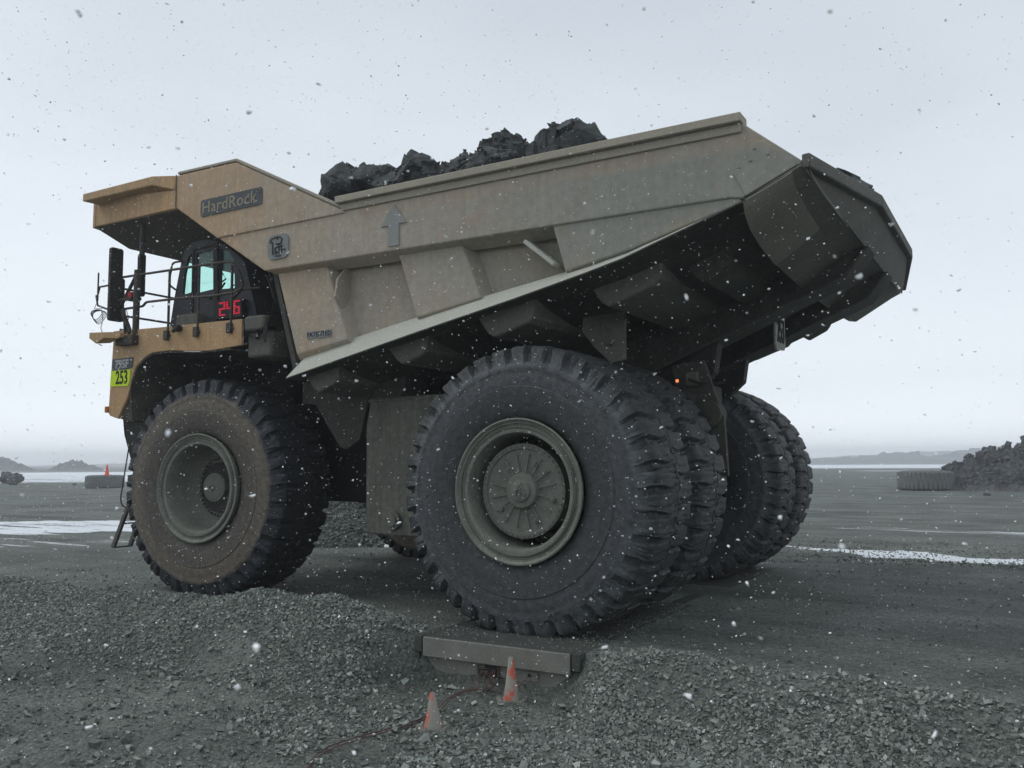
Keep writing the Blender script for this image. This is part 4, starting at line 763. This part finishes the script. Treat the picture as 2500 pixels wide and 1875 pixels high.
for i in (0,): a, b = op[0], op[1]; k.loft([(a[0], -3.41, a[1]), (b[0], -3.41, b[1]), (b[0]+.05, -3.41, b[1]), (a[0]+.05, -3.41, a[1])], [(a[0], -1.56, a[1]), (b[0], -1.56, b[1]), (b[0]+.05, -1.56, b[1]), (a[0]+.05, -1.56, a[1])])
k.box(-8.35, -6.0, -3.41, -1.56, 4.725, 4.78); k.build('cab_shell', CABP, cab)
for nm, pl in (('side_window', qw), ('door_window', dw), ('rear_side_window', rw_)):
    k = MB(); k.xz([(x, z) for x, z in pl], -3.445, -3.435); k.build(nm, GLASS, cab); k = MB(); k.xz(pl, -1.535, -1.525); k.build(nm, GLASS, cab)
k = MB(); k.loft([(-8.29, -3.40, 5.42), (-8.03, -3.40, 6.35), (-8.02, -3.40, 6.35), (-8.28, -3.40, 5.42)], [(-8.29, -1.57, 5.42), (-8.03, -1.57, 6.35), (-8.02, -1.57, 6.35), (-8.28, -1.57, 5.42)]); k.build('windscreen', GLASS, cab)
k = MB()
for a, b in (((-7.745, 4.86), (-7.755, 6.32)), ((-7.755, 6.32), (-7.16, 6.33)), ((-7.16, 6.33), (-7.11, 4.90))): k.bar((a[0], -3.485, a[1]), (b[0], -3.485, b[1]), .03, .045)
k.bar((-7.11, -3.49, 6.36), (-7.06, -3.49, 4.9), .05, .10); k.box(-7.30, -7.22, -3.50, -3.47, 5.30, 5.34); k.build('door', BLACKP, cab, bevel=.005)
k = MB(); k.tube(smooth_path([(-8.06, -3.50, 6.12), (-8.26, -3.56, 6.11), (-8.36, -3.56, 5.69), (-8.22, -3.50, 5.58)], rad=.08), .02, 8); k.build('door_grab', RAILM, cab)
k = MB(); k.box(-6.90, -6.26, -3.62, -3.48, 4.86, 5.20, 0); k.build('payload_display', BLACKP, cab, bevel=.01)
dots = {'2': ['111', '001', '001', '111', '100', '100', '111'], '4': ['101', '101', '101', '111', '001', '001', '001'], '6': ['111', '100', '100', '111', '101', '101', '111']}
k = MB(); x0 = -6.84
for ch in '246':
    k = MB()
    for r_i, row in enumerate(dots[ch]):
        for c_i, b_ in enumerate(row):
            if b_ == '1': k.box(x0+c_i*.058, x0+c_i*.058+.044, -3.628, -3.6205, 5.145-r_i*.037, 5.172-r_i*.037)
    x0 += .19; k.build('display_digit', LED, cab)
k = MB(); k.box(-7.35, -6.85, -2.75, -2.25, 4.8, 5.25); k.box(-6.95, -6.80, -2.75, -2.25, 5.2, 5.95); k.build('driver_seat', BLACKP, cab, bevel=.05)
k = MB(); k.box(-8.15, -7.75, -3.1, -1.7, 4.8, 5.50); k.tube([(-7.65+.03*math.sin(a), -2.5+.2*math.cos(a), 5.6+.19*math.sin(a)) for a in [i*math.pi/9 for i in range(19)]], .016, 6); k.build('dashboard', BLACKP, cab, bevel=.03)
k = MB(); k.tube([(-6.90, -3.52, 5.75), (-6.75, -3.56, 5.62), (-6.98, -3.56, 5.52)], .015, 6); k.tube([(-6.98, -3.55, 5.62), (-6.86, -3.56, 5.46), (-6.78, -3.56, 5.55)], .02, 6); k.build('wiper', BLACKP, cab)
k = MB(); k.tube([(-5.98, -3.3, 5.9), (-5.60, -3.3, 4.8)], .03); k.tube([(-5.85, -3.4, 5.6), (-5.50, -3.4, 4.8)], .025); k.tube(smooth_path([(-6.25, -3.9, 5.08), (-5.95, -3.9, 5.28), (-5.5, -3.9, 5.26)], rad=.1), .022); k.build('rear_grab_rail', RAILM, truck)

# ---------------------------------------------------------------- chassis and running gear
k = MB()
for s in (-1, 1): k.xz([(-9.0, 2.3), (-9.0, 3.2), (-4.5, 3.3), (.8, 3.1), (.9, 2.4), (.5, 2.1), (-.9, 2.3), (-1.4, 1.9), (-5.5, 1.6), (-6.0, 2.2)], s*1.15-.2, s*1.15+.2)
k.box(-8.4, -5.3, -1.3, 1.3, 1.75, 4.5); k.box(-5.6, -3.2, -1.2, 1.2, 1.45, 3.2); k.box(-5.2, -4.9, -1.2, 1.2, 1.30, 1.6); k.box(-4.6, -4.3, -.8, .9, 1.22, 1.6)
frm = k.build('frame', BLACKP, truck, bevel=.03)
k = MB(); k.cyl((0, -1.6, 1.85), (0, 1.6, 1.85), .74, 32); k.loft([(-.6, -1, 1.5), (-3.2, -.5, 1.7), (-3.2, .5, 1.7), (-.6, 1, 1.5)], [(-.6, -1, 2.3), (-3.2, -.5, 2.2), (-3.2, .5, 2.2), (-.6, 1, 2.3)]); k.box(.4, .95, -1.0, 1.0, 1.3, 2.4)
for s in (-1, 1): k.cyl((0, s*1.5, 1.85), (0, s*4.0, 1.85), .55, 24)
k.build('rear_axle', UNDER, truck, bevel=.03)
for s in (-1, 1): k = MB(); k.cyl((-6.89, s*2.3, 1.3), (-6.75, s*1.9, 4.3), .30, 20); k.cyl((-6.89, s*1.8, 1.8), (-6.89, s*3.5, 1.8), .45, 20); k.build('front_strut', BLACKP, truck)
for s, dx in ((-1, 0), (1, -1.7)): k = MB(); k.xz([(1.0+dx, 3.75), (1.52+dx, 3.80), (1.68+dx, 3.3), (1.82+dx, 2.9), (1.86+dx, 2.0), (1.2+dx, 1.9)], s*1.3-.05, s*1.3+.05); k.cyl((1.58+dx, s*1.45, 2.95), (1.58+dx, s*1.1, 2.95), .22, 20); k.cyl((1.58+dx, s*1.46, 2.95), (1.58+dx, s*1.1, 2.95), .05, 10); k.cyl((1.25+dx, s*1.25, 3.3), (.85+dx, s*1.35, 2.0), .19, 18); k.build('rear_suspension', UNDER, truck, bevel=.01)
for s in (-1, 1): k = MB(); k.cyl((-2.6, s*1.6, 2.2), (-1.2, s*1.5, 4.2), .22, 18); k.cyl((-1.4, s*1.52, 3.9), (-.7, s*1.45, 4.5), .14, 14); k.build('hoist_cylinder', BLACKP, truck)
k = MB(); k.xz([(-5.32, 3.64), (-5.30, 3.28), (-5.0, 3.26), (-4.42, 2.50), (-4.28, 2.46), (-3.98, 2.62), (-3.80, 3.3), (-3.6, 3.75)], -3.03, -2.98); k.xz([(-5.32, 3.64), (-5.30, 3.28), (-3.2, 3.2), (-3.0, 3.7)], -2.98, -2.4); k.build('mud_guard', UNDER, truck, bevel=.01)
k = MB(); k.xz([(-3.86, 1.04), (-3.87, 2.85), (-3.78, 3.30), (-2.0, 3.30), (-1.95, 2.2), (-2.3, 1.0)], -3.0, -1.5)
k.box(-3.88, -2.2, -3.012, -1.49, 3.24, 3.33); tank = k.build('fuel_tank', TANKM, truck, bevel=.04)
k = MB(); k.cyl((-3.24, -2.99, 1.28), (-3.24, -3.07, 1.28), .155, 24); k.cyl((-3.24, -3.07, 1.28), (-3.24, -3.10, 1.28), .10, 20); k.build('tank_cap', TANKM, tank, bevel=.01)
k = MB(); k.box(1.05, 1.3, -1.3, .3, 3.0, 3.5); k.build('rear_frame_box', BLACKP, truck, bevel=.02)
k = MB(); k.box(1.25, 1.45, -1.45, -1.2, 3.40, 3.62); k.build('junction_case', UNDERL, truck, bevel=.02)
k = MB(); k.box(-8.7, -5.9, -1.75, -1.6, 2.2, 4.62); k.box(-5.9, -3.7, -1.75, -1.6, 1.5, 4.1); k.build('arch_blocker_wall', BLACKP, truck)  # added black walls: block sky seen through the arch, keep the wheel bay dark
k = MB(); k.cyl((1.17, -1.64, 3.47), (1.20, -1.62, 3.47), .024, 10); k.build('marker_lamp', ORANGE, truck)
k = MB(); rd = random.Random(9)
for j in range(14):
    x = rd.uniform(.2, 1.4); y = rd.uniform(-1.6, 1.2); z = rd.uniform(3.0, 3.5); p = [(x, y, z)]
    for q in range(4): p.append((p[-1][0]+rd.uniform(-.2, .25), p[-1][1]+rd.uniform(-.25, .25), p[-1][2]-rd.uniform(-.05, .2)))
    k = MB(); k.tube(smooth_path(p, rad=.15), .022, 6); k.build('hose', BLK, truck)

# ---------------------------------------------------------------- weigh scale pads
def scale(loc, w_, depth, lab):
    t = tag(empty('scale_pad', loc), lab, 'weigh scale', 'scale pads under the rear wheels')
    k = MB(); h = w_/2
    k.box(-h+.13, h-.13, 0, depth, -.24, -.004); k.build('deck_slab', [CONCT], t, bevel=.015)
    k = MB(); k.box(-h+.135, h-.135, -.03, .002, -.26, -.012); k.build('deck_edge', CONC, t, bevel=.012)
    k = MB(); k.box(-h+.06, h-.04, .05, depth-.02, -.80, -.242)
    k.box(-h+.5, -h+.503, .045, .05, -.7, -.25)
    k.build('base_block', CONC, t, bevel=.01)
    for s in (-1, 1):
        k = MB(); k.box(*sorted((s*h, s*(h-.115))), -.03, .55, -.21, -.001); k.box(*sorted((s*(h+.0), s*(h-.07))), -.01, .5, -.56, -.212); k.box(*sorted((s*(h-.002), s*(h-.112))), .552, depth, -.21, -.006); k.build('side_curb', CONCT, t, bevel=.012)
    return t, h
t, h = scale((0, -5.13, 0), 2.40, 4.0, 'grimy scale pad half buried in gravel under the near rear wheels')
BOX = mat('rusty_box_steel', (.11, .085, .065), c2=(.05, .045, .04), namt=.4, nscale=8)
k = MB(); k.box(-.26, .06, .02, .048, -.41, -.24, 0); k.box(-.235, .035, .010, .03, -.39, -.26, 1); k.box(-.22, -.13, -.002, .015, -.33, -.27, 0); k.box(-.08, .01, -.002, .015, -.37, -.29, 1); k.box(-.2, -.05, .0, .02, -.385, -.34, 0); k.build('junction_box', [BOX, BLK], t, bevel=.006)
k = MB(); k.box(.40, .60, .025, .048, -.40, -.29, 0); k.cyl((.49, .03, -.33), (.49, .01, -.33), .022, 10, 1); k.build('socket_plate', [CONC, BLK], t, bevel=.004)
scale((.02, 1.10, 0), 2.30, 3.6, 'far scale pad of which only a corner shows behind the inner rear wheels')
k = MB(); k.box(.80, 1.04, -1.05, -.1, -.10, .006); tag(k.build('steel_channel', CONCT, bevel=.01), 'narrow steel channel lying on the road between the two scale pads', 'channel')

# ---------------------------------------------------------------- cones, cable
def cone_mat(name, org, c1, thr, seed):
    m_ = bpy.data.materials.new(name); m_.use_nodes = True; t = m_.node_tree; b = t.nodes['Principled BSDF']; n = t.nodes.new; l = t.links.new
    co = n('ShaderNodeTexCoord'); mp_ = n('ShaderNodeMapping'); mp_.inputs['Location'].default_value = seed; mp_.inputs['Scale'].default_value = (1, 1, .55); l(co.outputs['Object'], mp_.inputs[0])
    z = n('ShaderNodeTexNoise'); z.inputs['Scale'].default_value = 6; z.inputs['Detail'].default_value = 8; z.inputs['Roughness'].default_value = .65; l(mp_.outputs[0], z.inputs[0])
    r = n('ShaderNodeValToRGB'); r.color_ramp.elements[0].position = thr; r.color_ramp.elements[0].color = (*org, 1); r.color_ramp.elements[1].position = thr+.06; r.color_ramp.elements[1].color = (*c1, 1); l(z.outputs[0], r.inputs[0])
    l(r.outputs[0], b.inputs['Base Color']); b.inputs['Roughness'].default_value = .7; return m_
C1 = cone_mat('dusty_orange_cone', (.55, .09, .05), (.30, .29, .25), .47, (3, 1, 4)); C2 = cone_mat('grey_caked_cone', (.60, .10, .05), (.29, .28, .245), .40, (1.3, 2.2, 6)); C3 = cone_mat('clean_orange_cone', (.75, .08, .04), (.70, .09, .04), .5, (0, 0, 0))
def cone(loc, h, r, m_, lab, tilt=(0, 0)):
    t = tag(empty('traffic_cone', loc), lab, 'traffic cone', 'traffic cones'); t.rotation_euler = (tilt[0], tilt[1], .3)
    k = MB(); n = 32; prof = [(.0, r*1.02), (.02, r), (h*.5, r*.62), (h*.97, r*.27), (h, r*.22), (h-.03, r*.16)]
    k.add([(q*math.cos(2*math.pi*i/n), q*math.sin(2*math.pi*i/n), z) for z, q in prof for i in range(n)]+[(0, 0, h-.03)], [(j*n+i, j*n+(i+1) % n, (j+1)*n+(i+1) % n, (j+1)*n+i) for j in range(5) for i in range(n)]+[(5*n+i, 5*n+(i+1) % n, 6*n) for i in range(n)]); k.build('cone_body', m_, t, sharp=50)
    k = MB(); R2 = r*1.75; prof = [(-.02, r*.9), (-.02, R2*.98), (.0, R2), (.022, R2*.97), (.028, R2*.8), (.012, r*1.0)]
    def wv(a, q): return .02*math.cos(4*a)*(q/R2)**2
    k.add([(q*(1+.08*math.cos(4*a))*math.cos(a), q*(1+.08*math.cos(4*a))*math.sin(a), z+wv(a, q)) for z, q in prof for a in [2*math.pi*i/n for i in range(n)]], [(j*n+i, j*n+(i+1) % n, (j+1)*n+(i+1) % n, (j+1)*n+i) for j in range(5) for i in range(n)]); k.build('cone_base', CONC if m_ is not C3 else m_, t, sharp=50)
def gz(x, y): return float(height(np.array([x]), np.array([y]))[0])
cone((.44, -5.44, gz(.44, -5.44)+.01), .50, .100, C1, 'dirty orange cone standing close in front of the scale pad', (.0, R(-1)))
cone((.22, -6.70, gz(.22, -6.70)+.01), .37, .100, C2, 'shorter grey-caked cone with an orange tip, nearest the camera on the gravel', (R(1), R(-2)))
k = MB(); rd = random.Random(3)
P = [(.0, -5.14, -.32), (.02, -5.22, -.42)]; P += [(x, y, gz(x, y)+.025) for x, y in ((.05, -5.40), (-.12, -5.62), (-.15, -5.95), (.0, -6.30), (-.05, -6.60), (-.10, -7.0), (-.12, -7.4), (-.25, -7.8), (-.2, -8.1), (.1, -8.5), (.5, -9.2))]
for o_ in (0, .03): k.tube(smooth_path([(p[0]+o_+rd.uniform(-.03, .03), p[1]+rd.uniform(-.02, .02), p[2]+rd.uniform(0, .012)) for p in P], rad=.25), .006, 6)
for j in range(3): k.tube(smooth_path([(-.15+.05*j, -5.1, -.33), (-.18+.08*j, -5.2, -.40), (-.25+.13*j, -5.32, -.50), (-.05+.1*j, -5.40, -.50), (.10, -5.3, -.48), (.02, -5.2, -.38), (-.02, -5.12, -.33)], rad=.12), .005, 6)
k.tube(smooth_path([(.49, -5.11, -.33), (.44, -5.18, -.40), (.38, -5.25, -.50), (.2, -5.3, -.50)], rad=.1), .005, 6)
tag(k.build('cable', CABLE), 'thin red cable trailing from the scale box past the near cone', 'cable')

# ---------------------------------------------------------------- old tyres lying flat
def flat_tyre(loc, sc, rz, lab):
    t = tyre_mesh('used_tyre', 38, 12, 1.3, None)
    o = link('used_tyre', t, UTY, sharp=38); o.location = (loc[0], loc[1], loc[2]); o.rotation_euler = (R(90), 0, rz); o.scale = (sc, sc, sc); return tag(o, lab, 'tyre', 'old tyres lying flat')
UTY = mat('weathered_tyre', (.115, .122, .118), c2=(.155, .162, .156), nscale=1.2, namt=.25)
flat_tyre((-68.0, 36.1, -.05), .86, .3, 'weathered tyre lying flat at the left with an orange cone on it')
flat_tyre((-.7, 56.6, -.02), 1.0, 1.1, 'grey tyre lying flat in front of the rock heap')
cone((-67.0, 35.6, 1.20), .95, .20, C3, 'bright orange cone on top of the tyre lying at the left', (0, 0))
k = MB(); k.tube([(0, 0, 0), (.02, 0, 2.6)], .04, 6); k.box(-.12, .12, -.12, .12, 0, .08); o = k.build('marker_stake', RAILM, loc=(-82.5, 52.5, 0)); tag(o, 'thin dark stake standing in the snow right of the left tyre', 'stake')

# ---------------------------------------------------------------- falling snow
def flakes(n, lo, hi, s0, s1, pw):
    P = rng.uniform(lo, hi, (n, 3)); S = s0+(s1-s0)*rng.uniform(0, 1, n)**pw
    k = (P[:, 2] > height(P[:, 0], P[:, 1])+.05) & ~((P[:, 1] > -4.3) & (P[:, 1] < 4.4) & (P[:, 0] > -10.3) & (P[:, 0] < 4.3) & (P[:, 2] < 8.0)); P, S = P[k], S[k]
    d = np.linalg.norm(P-np.array([5.78, -14.4475, 2.2372]), axis=1); k = d > .9; return P[k], S[k]
A_ = [flakes(42000, (-14, -13.2, -.6), (12, -4.6, 10), .0045, .0125, 2.7), flakes(420, (-14, -13.0, -.4), (12, -4.6, 9), .012, .022, 2), flakes(8000, (-60, -12, 0), (45, 60, 16.5), .008, .018, 2.4), flakes(330, (1, -13.9, .8), (7.5, -12.4, 4.4), .005, .014, 2.2)]
P = np.vstack([a[0] for a in A_]); S = np.concatenate([a[1] for a in A_])
o = stones('falling_snow', P, S, SNOWF, flat=.55, up=0); tag(o, 'white snowflakes drifting down all through the air', 'snow', kind='stuff')

# ---------------------------------------------------------------- haze
k = MB(); k.box(-1300, 1300, -1300, 1300, -4, 17); hz = k.build('haze', []); hz['kind'] = 'stuff'; hz['label'] = 'pale snowy haze between here and the hills'; hz['category'] = 'haze'
hm = bpy.data.materials.new('haze'); hm.use_nodes = True; t = hm.node_tree; t.nodes.clear(); o_ = t.nodes.new('ShaderNodeOutputMaterial'); pv = t.nodes.new('ShaderNodeVolumePrincipled')
pv.inputs['Color'].default_value = (.94, .96, 1, 1); pv.inputs['Density'].default_value = .0016; pv.inputs['Anisotropy'].default_value = .6; t.links.new(pv.outputs[0], o_.inputs['Volume']); hz.data.materials.append(hm)
print('verts', sum(len(o.data.vertices) for o in col.objects if o.type == 'MESH'))
